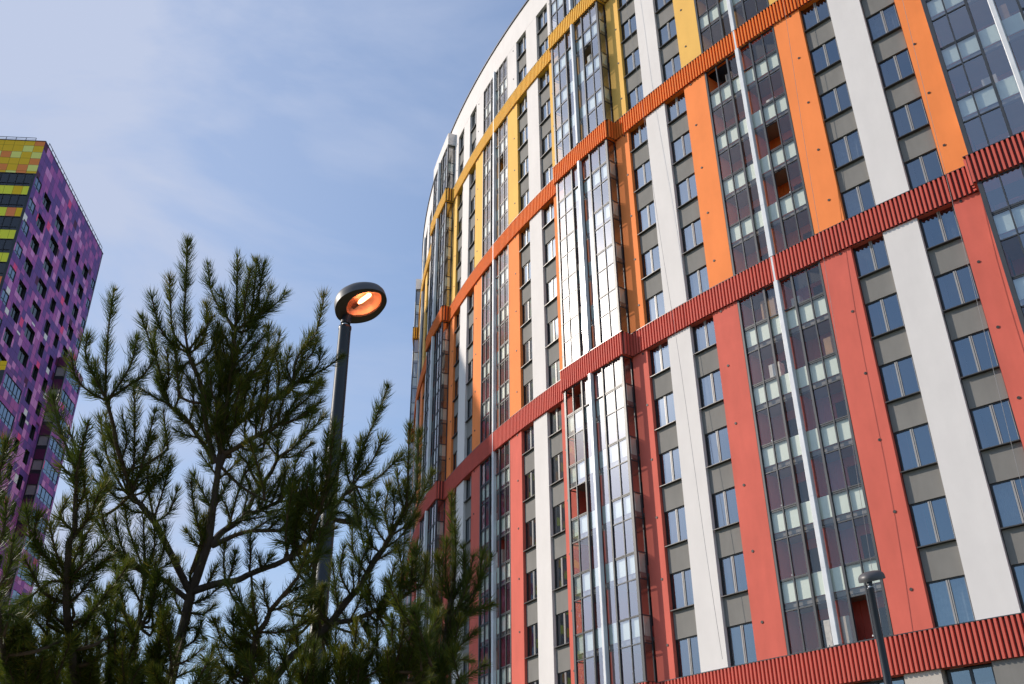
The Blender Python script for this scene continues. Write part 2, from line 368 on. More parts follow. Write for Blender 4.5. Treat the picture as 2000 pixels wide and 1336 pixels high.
# --- glazed balconies
def balcony(ty, h, sec, seed, opens=()):
    random.seed(seed)
    fr = MB(); gl = MB(); pn = MB(); wl = MB(); d = DEG; A = M['alu']
    top = h < 2.9
    zt = 1.70                                  # transom
    R0 = -0.06 if ty == 'G' else 0.60          # glass plane
    GL = M['glass'] if ty == 'G' else M['bayglass']
    X = [-1.50, -1.0, -0.5, -0.06, 0.06, 0.5, 1.0, 1.50] if ty == 'G' else [-1.70, -1.16, -0.60, -0.06, 0.06, 0.60, 1.16, 1.70]
    back = -1.4
    zh = h
    for i, x in enumerate(X):
        wdt = 0.05 if i in (2, 5) else 0.028
        if i in (3, 4): continue
        dep = 0.06 if i in (2, 5) else 0.035
        if i in (0, 7): wdt = 0.05; dep = 0.07
        if ty == 'B' and i in (0, 7): wdt = 0.085; dep = 0.05
        cc = x if 0 < i < 7 else x-math.copysign(wdt*d, x)
        cbox(fr, cc-wdt*d, cc+wdt*d, R0-0.06, R0+dep, 0, zh, A)
    cbox(fr, X[3], X[4], R0-0.05, R0-0.01, 0, zh, A)
    lv = [0.0, zt] if not top else [0.0, zh-0.05]
    for a, b, inner in ((0, 1, 0), (1, 2, 0), (2, 3, 1), (4, 5, 1), (5, 6, 0), (6, 7, 0)):
        xa, xb = X[a]+0.03*d, X[b]-0.03*d
        if not inner or top:
            for z in lv: cbox(fr, xa, xb, R0-0.05, R0+0.02, z, z+0.055, A)
        cbox(fr, xa, xb, R0-0.045, R0+0.012, 2.93 if not top else 0.06, 2.98 if not top else 0.10, A) if not inner else None
        mt = M['wavy'] if (sec == 'red' and random.random() < 0.16) else GL
        pi = [0, 0, 1, 2, 3, 3, 4, 5][a] if a < 3 else a-1
        rr = R0-0.012 - (0.05 if inner else 0)
        if inner and not top: pquad(gl, xa, xb, rr, 0.0, 2.995, mt, 0.007)
        else:
            if (pi in opens):
                # opened sash swung inward, folded against its neighbour
                t = xb-0.03; p0 = V(t, rr, 0.08); p1 = V(t-0.06, rr-0.62, 0.08); p2 = V(t-0.06, rr-0.62, min(zt, zh)-0.03); p3 = V(t, rr, min(zt, zh)-0.03)
                gl.face([p0, p1, p2, p3], GL)
            else: pquad(gl, xa, xb, rr, 0.055, min(zt, zh), mt, 0.006)
            if not top: pquad(gl, xa, xb, rr, zt+0.055, 2.995, GL, 0.004)
        # handle
        if random.random() < 0.35 and not inner:
            cbox(fr, xb-0.10*d, xb-0.04*d, rr-0.10, rr-0.06, 0.14, 0.20, M['knob'])
    # bays have glazed returns
    if ty == 'B':
        for s in (-1, 1):
            t = 1.70*s; e = 0.02*s
            def S(r, z): return V(t+e*0.2, r, z)
            lo, hi = sorted((t, t-0.03*s))
            for z in lv: cbox(fr, lo, hi, 0.02, R0-0.06, z, z+0.055, A)
            lo, hi = sorted((t+0.0, t-0.045*s)); cbox(fr, lo, hi, 0.0, 0.06, 0, zh, A)
            pts = [(0.06, 0.055, min(zt, zh))] + ([] if top else [(0.06, zt+0.055, 2.995)])
            for r, za, zb in pts:
                q = [V(t-0.012*s, 0.06, za), V(t-0.012*s, R0-0.06, za), V(t-0.012*s, R0-0.06, zb), V(t-0.012*s, 0.06, zb)]
                gl.face(q if s < 0 else q[::-1], GL)
            if not top:
                lo, hi = sorted((t-0.06*s, t-0.10*s)); cbox(pn, lo, hi, 0.04, R0-0.08, 2.07, 3.0, M['mint'])
    # balustrade panels behind the glass, slab edge, ceiling
    if not top:
        for a, b in ((0, 1), (1, 2), (2, 3), (4, 5), (5, 6), (6, 7)):
            cbox(pn, X[a]+0.01*d, X[b]-0.01*d, R0-0.12, R0-0.09, 2.07, 3.0, M['mint'])
        cbox(wl, X[0]+0.02, X[-1]-0.02, back, R0-0.155, 1.86, 2.055, M['slab'], 2)
        cbox(fr, X[0]+0.02, X[-1]-0.02, R0-0.21, R0-0.16, 1.78, 1.84, M['alu'])
        for i in range(9):     # railing pickets seen through the glass
            t = X[0]+(X[-1]-X[0])*(i+0.5)/9
            cbox(fr, t-0.012*d, t+0.012*d, R0-0.20, R0-0.18, 0.0, 0.16, A)
    for q in range(random.choice((0, 0, 1, 2))):
        t = random.uniform(-1.3, 1.2); hh_ = random.uniform(.5, 1.3); dd_ = random.uniform(.15, .4)
        cbox(wl, t, t+random.uniform(.15, .5), R0-0.3-dd_, R0-0.3, 0, min(hh_, h-0.2), M[random.choice(('slab', 'curtain', 'beige', 'blindwood'))])
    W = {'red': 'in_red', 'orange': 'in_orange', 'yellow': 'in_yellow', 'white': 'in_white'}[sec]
    xe = X[-1]-0.01 if ty == 'G' else 1.70
    # back wall with balcony door opening in dark glass
    for a, b in ((-xe, -1.1), (-0.65, -0.30), (0.30, 0.65), (1.1, xe)): cbox(wl, a, b, back-0.1, back, 0, zh, M[W])
    for a, b in ((-1.1, -0.65), (0.65, 1.1)):
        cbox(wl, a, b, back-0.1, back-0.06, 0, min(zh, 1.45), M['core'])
        if zh > 1.6: cbox(wl, a, b, back-0.1, back, 1.45, zh, M[W])
    cbox(wl, -0.30, 0.30, back-0.1, back+0.02, 0, zh, M[W])
    lo = back; hi = R0-0.22
    cbox(wl, -0.04, 0.04, lo+0.02, hi, 0, min(zh, 1.86), M[W])      # party wall
    cbox(wl, -0.04, 0.04, lo+0.02, hi, 2.055, zh, M[W]) if not top else None
    return [x.mesh(n) for x, n in zip((fr, gl, pn, wl), ('glazed_balcony', 'glass', 'mint', 'walls'))], (fr, gl, pn, wl)
BV = {}
def get_balcony(ty, hh, sec, v, opens=()):
    key = (ty, hh, sec, v, opens)
    if key not in BV: BV[key] = balcony(ty, hh, sec, (ord(ty)*7+int(hh*10)*13+len(sec)*29+v*101), opens)
    return BV[key]
OPEN = {(-47.8, 10): (0,), (-47.8, 8): (4,), (-47.8, 7): (4,), (-47.8, 0): (4,), (-55.8, 5): (0,), (-55.8, 3): (0,),
        (-55.8, 13): (4,), (-63.8, 13): (4,), (-63.8, 3): (4,), (-71.8, 7): (1,)}
bal = []
for c, ty in CELLS:
    for k in range(17):
        p = Vector(V(c, 0, zk(k)+1.5)) + Vector((BX, BY, 0)); dd = p-camxy; d = dd.length
        nx = Vector((math.sin(R_(c)), -math.cos(R_(c)), 0)); facing = -nx.dot(dd)/d
        x = dd.dot(Vector(RT))/dd.dot(Vector(F))*FPX+1000; y = 668-dd.dot(Vector(UP))/dd.dot(Vector(F))*FPX
        vis = facing > 0.02 and -60 < x < 2200 and -120 < y < 1420
        bal.append((0 if vis else 1, d, c, ty, k))
bal.sort(); sb = MB()
for i, (v, d, c, ty, k) in enumerate(bal):
    hh = 1.65 if k in (5, 10, 14) else 1.98 if k == 16 else 3.0
    mes, mbs = get_balcony(ty, hh, secof(k), random.Random(int(c*10)*31+k).randrange(4), OPEN.get((c, k), ()))
    zb = zk(k)+(0.035 if k in (0, 6, 11, 15) else 0)
    if i < 100:
        o = link('glazed_balcony', mes[0], bld, R_(c), zb)
        link('glass', mes[1], o)
        if mbs[2].v: link('balustrade_panel', mes[2], o)
        link('back_wall', mes[3], o)
    else:
        ca, sa = math.cos(R_(c)), math.sin(R_(c))
        for p_ in mbs: sb.add(p_, lambda q: (q[0]*ca-q[1]*sa, q[0]*sa+q[1]*ca, q[2]+zb))
tag(sb.build('glazed_balcony', bld), kind='stuff')

# --- white round pipes in the middle of each glazed strip
def pipe_mesh(segs, dr, r=0.135):
    DP = 0.105
    mb = MB()
    for z0, z1 in segs:
        h = r*DEG; c_ = 0.03; prof = [(-h, dr-r), (-h, dr+DP-c_), (-h+c_*DEG, dr+DP), (h-c_*DEG, dr+DP), (h, dr+DP-c_), (h, dr-r)]
        z = z0
        while z < z1-0.01:
            zn = min(z+3.0, z1)
            for (a0, q0), (a1, q1) in zip(prof[:-1], prof[1:]): mb.face([V(a0, q0, z+0.004), V(a1, q1, z+0.004), V(a1, q1, zn), V(a0, q0, zn)], M['pipe'])
            z = zn
        mb.face([V(a, q, z0+0.004) for a, q in prof][::-1], M['pipe']); mb.face([V(a, q, z1) for a, q in prof], M['pipe'])
    return mb
gpm = pipe_mesh([(zk(0)+0.06, zk(16.72))], 0.02, 0.125); bpm = pipe_mesh([(zk(a)+0.06, zk(b)) for a, b in ((0, 5.54), (6, 10.54), (11, 14.54), (15, 16.64))], 0.60+0.12, 0.11)
for mbp in (gpm, bpm): pass
gme, bme = gpm.mesh('pipe'), bpm.mesh('pipe')
for c, ty in CELLS: tag(link('vertical_fin', gme if ty == 'G' else bme, bld, R_(c)), 'white square fin running down the middle of the glazing')

for (ta, ka), (tb_, kb_) in (((-51.81, 6.97), (-51.47, 3.19)), ((-42.26, 4.9), (-42.44, 1.95)), ((-45.97, 6.05), (-46.19, 3.0))):
    sl_ = (tb_-ta)/(kb_-ka); mb = MB()
    mb.tube([V(ta+sl_*(k_-ka), 0.5+0.05*math.sin(k_), zk(k_)) for k_ in np.linspace(0.1, 17.55, 24)], 0.009, M['mull'], 5)
    mb.build('hanging_rope', bld)
# --- parapet, roof, shell
T0, T1 = -99.8, -19.8
mb = MB(); N = 160
for c, ty in CELLS:
    pass
def ring(mb, r0, r1, z0, z1, mat, n=160): cbox(mb, T0, T1, r0, r1, z0, z1, mat, n)
pp = MB(); ring(pp, -0.45, 0.0, zk(16.665), zk(17.56), M['white'])
for c, ty in CELLS:
    if ty == 'B':
        cbox(pp, c-1.78, c+1.78, 0.0, 0.67, zk(16.665), zk(17.1), M['white'], 4)
pp.build('parapet', bld)
cp = MB(); ring(cp, -0.55, 0.09, zk(17.56)+0.003, zk(17.60)+0.02, M['cap'])
cpo = cp.build('roof_cap', bld); tag(cpo, 'thin dark metal edge along the roof line')
rf = MB(); ring(rf, -15.0, -0.45, zk(17.1), zk(17.2), M['slab'], 80); rf.build('roof', bld)
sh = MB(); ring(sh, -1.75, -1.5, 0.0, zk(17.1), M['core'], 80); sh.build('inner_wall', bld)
bw = MB(); ring(bw, -15.3, -15.0, 0, zk(17.5), M['white'], 80)
cbox(bw, T0-0.25, T0, -15.3, 0.0, 0, zk(17.5), M['white']); cbox(bw, T1, T1+0.25, -15.3, 0.0, 0, zk(17.5), M['white']); bw.build('rear_wall', bld)
# --- ground storeys below the lowest band
zb = zk(0)-1.349
for c, ty in CELLS:
    p = MB()
    for s in (-1, 1):
        t0, t1 = sorted((s*1.55, s*2.45)); cbox(p, t0, t1, -1.5, -0.02, 0, zb, M['beige'])
        t0, t1 = sorted((s*2.5, s*3.62)); cbox(p, t0, t1, -0.5, -0.12, zb-2.9, zb-2.3, M['grey'])
        t0, t1 = sorted((s*3.62, s*4.0)); cbox(p, t0, t1, -1.5, -0.02, 0, zb, M['grey'])
    p.build('ground_storey_wall', bld, R_(c))
    g = MB(); f_ = MB()
    for a, b in ((-3.6, -2.5), (-1.5, 0), (0, 1.5), (2.5, 3.6)):
        for z0, z1 in ((0.1, zb-2.9), (zb-2.28, zb-0.02)):
            cbox(f_, a+0.01, a+0.07, -0.42, -0.30, z0, z1, M['frame']); cbox(f_, b-0.07, b-0.01, -0.42, -0.30, z0, z1, M['frame'])
            cbox(f_, (a+b)/2-0.03, (a+b)/2+0.03, -0.42, -0.30, z0, z1, M['frame'])
            cbox(f_, a+0.07, b-0.07, -0.41, -0.31, z0, z0+0.08, M['frame']); cbox(f_, a+0.07, b-0.07, -0.41, -0.31, z1-0.08, z1, M['frame'])
            pquad(g, a+0.07, (a+b)/2-0.03, -0.36, z0+0.08, z1-0.08, M['wglass'], 0.003); pquad(g, (a+b)/2+0.03, b-0.07, -0.36, z0+0.08, z1-0.08, M['wglass'], 0.003)
        n = 14
        for i in range(n):
            t0 = a+0.1+(b-a-0.2)*i/n; t1 = a+0.1+(b-a-0.2)*(i+1)/n
            f_.face([V(t0, -0.5-0.03*(i % 2), zb-2.2), V(t1, -0.5-0.03*((i+1) % 2), zb-2.2), V(t1, -0.5-0.03*((i+1) % 2), zb-0.55), V(t0, -0.5-0.03*(i % 2), zb-0.55)], M['curtain'])
    fo = f_.build('shop_window', bld, R_(c)); g.build('glass', fo)

# ------------------------------------------------------------------ purple and yellow tower
def tiles(name, cols, sx, sz, seed=0.0, rough=0.35, joint=0.02, zshift=False):
    m, t, p = newmat(name); l = t.links.new
    c = nd(t, 'ShaderNodeTexCoord'); sp = nd(t, 'ShaderNodeSeparateXYZ'); l(c.outputs['Object'], sp.inputs[0])
    ad = nd(t, 'ShaderNodeMath', operation='SUBTRACT'); l(sp.outputs[0], ad.inputs[0]); l(sp.outputs[1], ad.inputs[1])
    def cell(src, size, off):
        a = nd(t, 'ShaderNodeMath', operation='ADD'); l(src, a.inputs[0]); a.inputs[1].default_value = off
        d = nd(t, 'ShaderNodeMath', operation='DIVIDE'); l(a.outputs[0], d.inputs[0]); d.inputs[1].default_value = size
        f = nd(t, 'ShaderNodeMath', operation='FLOOR'); l(d.outputs[0], f.inputs[0])
        fr = nd(t, 'ShaderNodeMath', operation='FRACT'); l(d.outputs[0], fr.inputs[0])
        g = nd(t, 'ShaderNodeMath', operation='COMPARE'); l(fr.outputs[0], g.inputs[0]); g.inputs[1].default_value = 0.5; g.inputs[2].default_value = 0.5-joint/size
        return f, g
    fx, gx = cell(ad.outputs[0], sx, 0.003); fz, gz = cell(sp.outputs[2], sz, 0.3+EYE*0)
    cb = nd(t, 'ShaderNodeCombineXYZ'); l(fx.outputs[0], cb.inputs[0]); l(fz.outputs[0], cb.inputs[1]); cb.inputs[2].default_value = seed
    wn = nd(t, 'ShaderNodeTexWhiteNoise'); wn.noise_dimensions = '3D'; l(cb.outputs[0], wn.inputs['Vector'])
    rp = nd(t, 'ShaderNodeValToRGB'); rp.color_ramp.interpolation = 'CONSTANT'
    els = rp.color_ramp.elements; tot = sum(q[1] for q in cols); pos = 0
    els[0].position = 0; els[0].color = (*cols[0][0], 1); els.remove(els[1])
    for (col, wt) in cols:
        if pos > 0: e = els.new(pos/tot); e.color = (*col, 1)
        pos += wt
    if zshift:      # the cladding pattern turns from violet at the top to pink lower down
        zs_ = nd(t, 'ShaderNodeMapRange'); l(sp.outputs[2], zs_.inputs[0]); zs_.inputs[1].default_value = 66; zs_.inputs[2].default_value = 30; zs_.inputs[3].default_value = 1.15; zs_.inputs[4].default_value = 0.50
        pw = nd(t, 'ShaderNodeMath', operation='POWER'); l(wn.outputs['Value'], pw.inputs[0]); l(zs_.outputs[0], pw.inputs[1]); l(pw.outputs[0], rp.inputs[0])
    else: l(wn.outputs['Value'], rp.inputs[0])
    mu = nd(t, 'ShaderNodeMath', operation='MULTIPLY'); l(gx.outputs[0], mu.inputs[0]); l(gz.outputs[0], mu.inputs[1])
    mr = nd(t, 'ShaderNodeMapRange'); l(mu.outputs[0], mr.inputs[0]); mr.inputs[3].default_value = 0.35; mr.inputs[4].default_value = 1.0
    sc = nd(t, 'ShaderNodeVectorMath', operation='SCALE'); l(rp.outputs[0], sc.inputs[0]); l(mr.outputs[0], sc.inputs['Scale'])
    l(sc.outputs[0], p.inputs['Base Color']); p.inputs['Roughness'].default_value = 0.6; p.inputs['Specular IOR Level'].default_value = 0.2
    return m
M['purple'] = tiles('purple_tiles', [((0.10, 0.02, 0.07), 0.3), ((0.15, 0.075, 0.29), 6), ((0.21, 0.085, 0.31), 4), ((0.88, 0.86, 0.82), 0.4), ((0.36, 0.10, 0.38), 5), ((0.48, 0.13, 0.40), 3.5), ((0.70, 0.28, 0.60), 3.0), ((0.90, 0.09, 0.26), 0.7)], 0.93, 1.0, 3.0, zshift=True)
M['ytiles'] = tiles('yellow_orange_tiles', [((0.93, 0.90, 0.24), 4), ((0.95, 0.58, 0.03), 3), ((0.98, 0.30, 0.08), 3)], 1.12, 0.92, 1.0)
M['yrow'] = tiles('yellow_row_tiles', [((0.92, 0.90, 0.07), 4), ((0.95, 0.60, 0.02), 2.5), ((0.98, 0.29, 0.10), 3)], 0.98, 3.0, 9.0)
M['maroon'] = paint('maroon_panel', (0.10, 0.015, 0.055), 0.4)
M['tglass'] = glass('tower_glass', 1.7, tint=(0.25, 0.28, 0.30), soft=0.1, wav=0.001)
M['bglass'] = glass('blue_tower_glass', 4.2, tint=(0.10, 0.13, 0.18), soft=0.1, wav=0.003, refl=(0.72, 0.86, 1.0))
M['blind'] = paint('grey_blind', (0.30, 0.28, 0.27), 0.8)

TH = 75.13+EYE
tw = empty('residential_tower', (-53.4, 85.3, 0), math.atan2(0.99668, -0.0814))
tag(tw, 'tall tower with purple tiled side and yellow and orange tiled end, at the left edge', 'building')
# local frame: x runs along the purple face (away from camera), -y points out of the purple face, z up
def T(s, out_, z): return (s, -out_, z)
zt0 = 70.4+EYE                                             # top of the top row of windows
colsW = [(3.1, 5.15), (7.3, 9.8), (11.62, 12.97), (14.86, 16.1), (17.8, 19.55)]
strips = [(0.25, 1.95), (21.2, 22.45)]
rects = []; trim = []
for i in range(23):
    zt_ = zt0-3*i; zb_ = zt_-1.62
    for j, (a, b) in enumerate(colsW):
        if j == 4 and zt_ < 58.3: continue
        if j < 1 and zt_ < 49.8: continue
        rects.append((a, b, zb_, zt_, 'w'))
    for j, (a, b) in enumerate(strips):
        if j == 0 and zt_ < 49.8: continue
        if j == 1 and zt_ < 58.3: continue
        rects.append((a, b, zb_+0.25, zt_+0.02, 's'))
def punched(mb, L_, z0, z1, rects, mat, y=0.0, rev=0.35, revmat=None, out_=1):
    xs = sorted({0.0, L_} | {r[0] for r in rects} | {r[1] for r in rects}); zs = sorted({z0, z1} | {r[2] for r in rects} | {r[3] for r in rects})
    S = {(r[0], r[2]): r for r in rects}
    for i in range(len(zs)-1):
        for j in range(len(xs)-1):
            xm = (xs[j]+xs[j+1])/2; zm = (zs[i]+zs[i+1])/2
            if any(r[0] < xm < r[1] and r[2] < zm < r[3] for r in rects): continue
            mb.face([(xs[j], y, zs[i]), (xs[j+1], y, zs[i]), (xs[j+1], y, zs[i+1]), (xs[j], y, zs[i+1])], mat)
    for a, b, c_, d_, *_ in rects:
        for q in ([(a, y, c_), (a, y+rev, c_), (a, y+rev, d_), (a, y, d_)], [(b, y+rev, c_), (b, y, c_), (b, y, d_), (b, y+rev, d_)],
                  [(a, y, c_), (b, y, c_), (b, y+rev, c_), (a, y+rev, c_)], [(a, y+rev, d_), (b, y+rev, d_), (b, y, d_), (a, y, d_)]):
            mb.face(q, revmat or mat)
mb = MB(); punched(mb, 22.7, 0, TH, [r for r in rects if r[2] > 1], M['purple'], 0.0, 0.30, M['frame'])
mb.build('tiled_side_wall', tw)
mb = MB(); mb.box(0.35, 22.7, 0.9, 34, 0, TH-0.5, M['core']); mb.box(22.4, 22.7, 0.0, 34, 0, TH, M['frame']); mb.box(0.0, 22.4, 33.7, 34, 0, TH, M['maroon']); mb.build('inner_wall', tw)
def twin(W, H, strip=False):
    f = MB(); g = MB(); y0, y1 = (0.22, 0.30) if not strip else (0.04, 0.12)
    fm = M['frame']
    f.box(0, 0.07, y0, y1, 0, H, fm); f.box(W-0.07, W, y0, y1, 0, H, fm); f.box(0.07, W-0.07, y0, y1, 0, 0.07, fm); f.box(0.07, W-0.07, y0, y1, H-0.07, H, fm)
    n = 2
    for i in range(1, n): f.box(W*i/n-0.04, W*i/n+0.04, y0, y1, 0.07, H-0.07, M['frame'])
    if strip: f.box(0.07, W/2-0.04, y0+0.002, y1, H*0.25, H*0.25+0.05, fm); f.box(W/2+0.04, W-0.07, y0+0.002, y1, H*0.25, H*0.25+0.05, fm)
    gm_ = M['bglass'] if strip else M['tglass']
    for i in range(n):
        j = random.uniform(-.01, .01)
        g.face([(W*i/n+0.04, y0+0.04, 0.05), (W*(i+1)/n-0.04, y0+0.04+j, 0.05), (W*(i+1)/n-0.04, y0+0.04+j, H-0.05), (W*i/n+0.04, y0+0.04, H-0.05)], gm_)
    if not strip: f.box(0.07, W*0.5-0.05, y1+0.02, y1+0.04, 0.07, H*0.62, M['blind']) 
    return f, g
cache = {}; cnt = 0; rest = MB()
for a, b, c_, d_, kd in sorted(rects, key=lambda r: -r[3]):
    if c_ < 1: continue
    key = (round(b-a, 2), round(d_-c_, 2), kd)
    if key not in cache:
        f, g = twin(b-a, d_-c_, kd == 's'); cache[key] = (f, g, f.mesh('window'), g.mesh('glass'))
    f, g, fm_, gm_ = cache[key]
    if cnt < 98:
        o = link('window' if kd == 'w' else 'corner_window', fm_, tw); o.location = (a, 0, c_); link('glass', gm_, o); cnt += 1
    else:
        for q in (f, g): rest.add(q, lambda p: (p[0]+a, p[1], p[2]+c_))
if rest.v: tag(rest.build('window', tw), kind='stuff')
# front (yellow) end, facing -x
mb = MB(); zpar = 70.47+EYE
mb.box(0.0, 0.35, 0.002, 33.7, zpar, TH, M['ytiles']); mb.build('tiled_parapet', tw)
def front_row(zt_, glassrow, mbt):
    f, g, p = mbt
    h = 1.82
    f.box(-0.02, 0.35, 0.002, 33.7, zt_-0.06, zt_, M['frame'])
    f.box(-0.02, 0.35, 0.002, 33.7, zt_-h, zt_-h+0.06, M['frame']); f.box(-0.01, 0.10, 0.45, 33.7, zt_-h+0.40, zt_-h+0.45, M['frame'])
    y = 0.25
    f.box(-0.03, 0.34, 0.003, 0.30, zt_-3.0, zt_-0.061, M['frame'])
    while y < 33.5:
        f.box(-0.012, 0.12, y, y+0.06, zt_-h+0.061, zt_-0.061, M['frame']); y += 0.86
    g.face([(0.06, 33.6, zt_-h+0.05), (0.06, 0.3, zt_-h+0.05), (0.06, 0.3, zt_-0.05), (0.06, 33.6, zt_-0.05)], M['tglass'])
    p.box(0.0, 0.35, 0.301, 33.7, zt_-3.0+0.001, zt_-h-0.001, M['yrow'])
bot = (MB(), MB(), MB())
for i in range(24):
    zt_ = zpar-3*i
    if zt_ < 3: break
    if i < 16:
        tr_ = (MB(), MB(), MB()); front_row(zt_, 1, tr_)
        fo = tr_[0].build('window_row', tw); tr_[1].build('glass', fo); tr_[2].build('tiled_panel_row', tw)
    else: front_row(zt_, 1, bot)
lowest = MB()
for q in bot: lowest.add(q, lambda p: p)
lowest.build('window_row', tw)
# lower projecting block on the near corner
DB = 2.62; zbk = 46.58+EYE
brect = [(0.42, 4.75, zbk-2.55-3*i, zbk-1.0-3*i) for i in range(15) if zbk-2.55-3*i > 1]
mb = MB(); punched(mb, 5.05, 0, zbk, brect, M['purple'], -DB, 0.2, M['frame'])
mb.face([(5.05, -DB, 0), (5.05, 0, 0), (5.05, 0, zbk), (5.05, -DB, zbk)], M['purple']); mb.face([(0, -DB, zbk), (5.05, -DB, zbk), (5.05, 0, zbk), (0, 0, zbk)], M['cap'])
mb.build('projecting_bay_wall', tw)
def bay_win(x00, rect, yy, nn, bars, jit, nm):
    a, b, c_, d_ = rect; fb = MB(); gb = MB(); a += x00; b += x00
    for i in range(nn+1):
        x = a+(b-a)*i/nn; fb.box(x-0.03, x+0.03, yy+0.04, yy+0.12, c_, d_, M['frame'])
    for h_ in bars: fb.box(a, b, yy+0.05, yy+0.11, c_+h_, c_+h_+0.05, M['frame'])
    for i in range(nn):
        x0 = a+(b-a)*i/nn+0.03; x1 = a+(b-a)*(i+1)/nn-0.03; j = random.uniform(-jit, jit)
        gb.face([(x0, yy+0.08, c_+0.05), (x1, yy+0.08+j, c_+0.05), (x1, yy+0.08+j, d_), (x0, yy+0.08, d_)], M['bglass'])
    fo = fb.build(nm, tw); gb.build('glass', fo)
for rc in brect: bay_win(0.0, rc, -DB, 5, (0.42, 0.0), 0.012, 'bay_window')
mb = MB(); i = 0
while zbk-0.9-3*i > 3:
    z = zbk-3*i; mb.box(-0.02, 0.3, -DB+0.002, 0.0, z-1.0, z-0.002, M['yrow']); mb.box(-0.01, 0.3, -DB+0.002, 0.0, z-3.0+0.002, z-1.002, M['frame'])
    mb.box(-0.015, 0.0, -DB+0.35, -0.3, z-2.8, z-1.2, M['tglass']); i += 1
mb.build('bay_end_panels', tw)
# dark balcony column at the far end with glazed outer face
s0, DE, ztop = 17.3, 1.22, 56.35+EYE
mb = MB(); fr = MB(); gl = MB()
mb.face([(s0, -DE, ztop), (22.7, -DE, ztop), (22.7, 0, ztop), (s0, 0, ztop)], M['maroon'])
mb.face([(22.7, -DE, 0), (22.7, 0, 0), (22.7, 0, ztop), (22.7, -DE, ztop)], M['maroon'])
orect = []; i = 0
while ztop-3-3*i > 1:
    z = ztop-3*i
    mb.box(s0, s0+0.2, -DE, 0, z-1.25, z, M['maroon']); fr.box(s0+0.02, s0+0.12, -DE+0.06, -0.02, z-3.0+0.002, z-2.55, M['frame'])
    fr.box(s0+0.10, s0+0.13, -DE+0.15, -0.1, z-2.6, z-1.28, M['blind'])
    fr.box(s0-0.02, s0+0.05, -DE, -0.001, z-1.33, z-1.252, M['frame']); fr.box(s0-0.02, s0+0.03, -DE+0.05, -0.05, z-2.50, z-2.44, M['mull'])
    orect.append((0.45, 5.0, z-2.55, z-1.0)); i += 1
fr.box(s0-0.03, s0+0.16, -DE-0.02, -DE+0.055, 0, ztop-0.01, M['frame']); fr.box(s0-0.03, s0+0.10, -0.10, -0.001, 0, ztop-0.01, M['frame'])
ob = MB(); punched(ob, 22.7-s0, 0, ztop, orect, M['purple'], 0, 0.15, M['frame']); mb.add(ob, lambda p: (p[0]+s0, p[1]-DE, p[2]))
for rc in orect: bay_win(s0, rc, -DE-0.012, 4, (0.0, 0.40), 0.03, 'balcony_window')
mb.build('balcony_column_wall', tw); fr.build('balcony_column_frame', tw)
# roof edge trim and railings
mb = MB(); mb.box(-0.04, 22.75, -0.05, 0.25, TH+0.002, TH+0.10, M['cap']); mb.box(-0.04, 0.25, 0.251, 34, TH+0.002, TH+0.10, M['cap']); mb.box(0.25, 22.7, 0.25, 33.8, TH-0.5, TH-0.4, M['slab']); mb.build('roof_edge', tw)
mb = MB()
n = 20; xs = [1.0+(22.0-1.0)*i/n for i in range(n+1)]
for x in xs: mb.tube([(x, 0.02, TH+0.08), (x, 0.02, TH+0.62)], 0.035, M['frame'], 6)
mb.tube([(xs[0], 0.02, TH+0.62), (xs[-1], 0.02, TH+0.62)], 0.04, M['frame'], 6)
ys = [1.15+1.1*i for i in range(29)]
for y in ys: mb.tube([(0.02, y, TH+0.08), (0.02, y, TH+0.50)], 0.035, M['frame'], 6)
mb.tube([(0.02, ys[0], TH+0.50), (0.02, ys[-1], TH+0.50)], 0.035, M['frame'], 6); mb.tube([(0.02, ys[0], TH+0.28), (0.02, ys[-1], TH+0.28)], 0.02, M['frame'], 6)
mb.build('roof_railing', tw)

# ------------------------------------------------------------------ ground, pavement, road
def sheet(name, rect, z, mat):
    mb = MB(); x0, x1, y0, y1 = rect; mb.face([(x0, y0, z), (x1, y0, z), (x1, y1, z), (x0, y1, z)], mat)
    return tag(mb.build(name), kind='structure')
M['grass'] = plaster('winter_grass', (0.075, 0.085, 0.035), var=0.5, bump=1.0, scale=3)
M['paving'] = plaster('paving', (0.32, 0.31, 0.29), var=0.15)
M['asphalt'] = plaster('asphalt', (0.05, 0.05, 0.052), var=0.2)
sheet('ground', (-2500, 2500, -2500, 2500), 0.0, M['grass'])
sheet('pavement', (-60, 22, -4.0, 3.0), 0.008, M['paving'])
sheet('road', (-200, 200, -14, -5.0), 0.004, M['asphalt'])
kb = MB(); kb.box(-200, 200, -5.0, -4.85, 0, 0.13, M['paving']); tag(kb.build('kerb'), kind='structure')
lm_ = MB(); M['line'] = paint('road_paint', (0.75, 0.75, 0.73), 0.6)
for i in range(-25, 25): lm_.face([(i*7, -9.6, 0.009), (i*7+3, -9.6, 0.009), (i*7+3, -9.45, 0.009), (i*7, -9.45, 0.009)], M['line'])
tag(lm_.build('road_marking'), kind='structure')

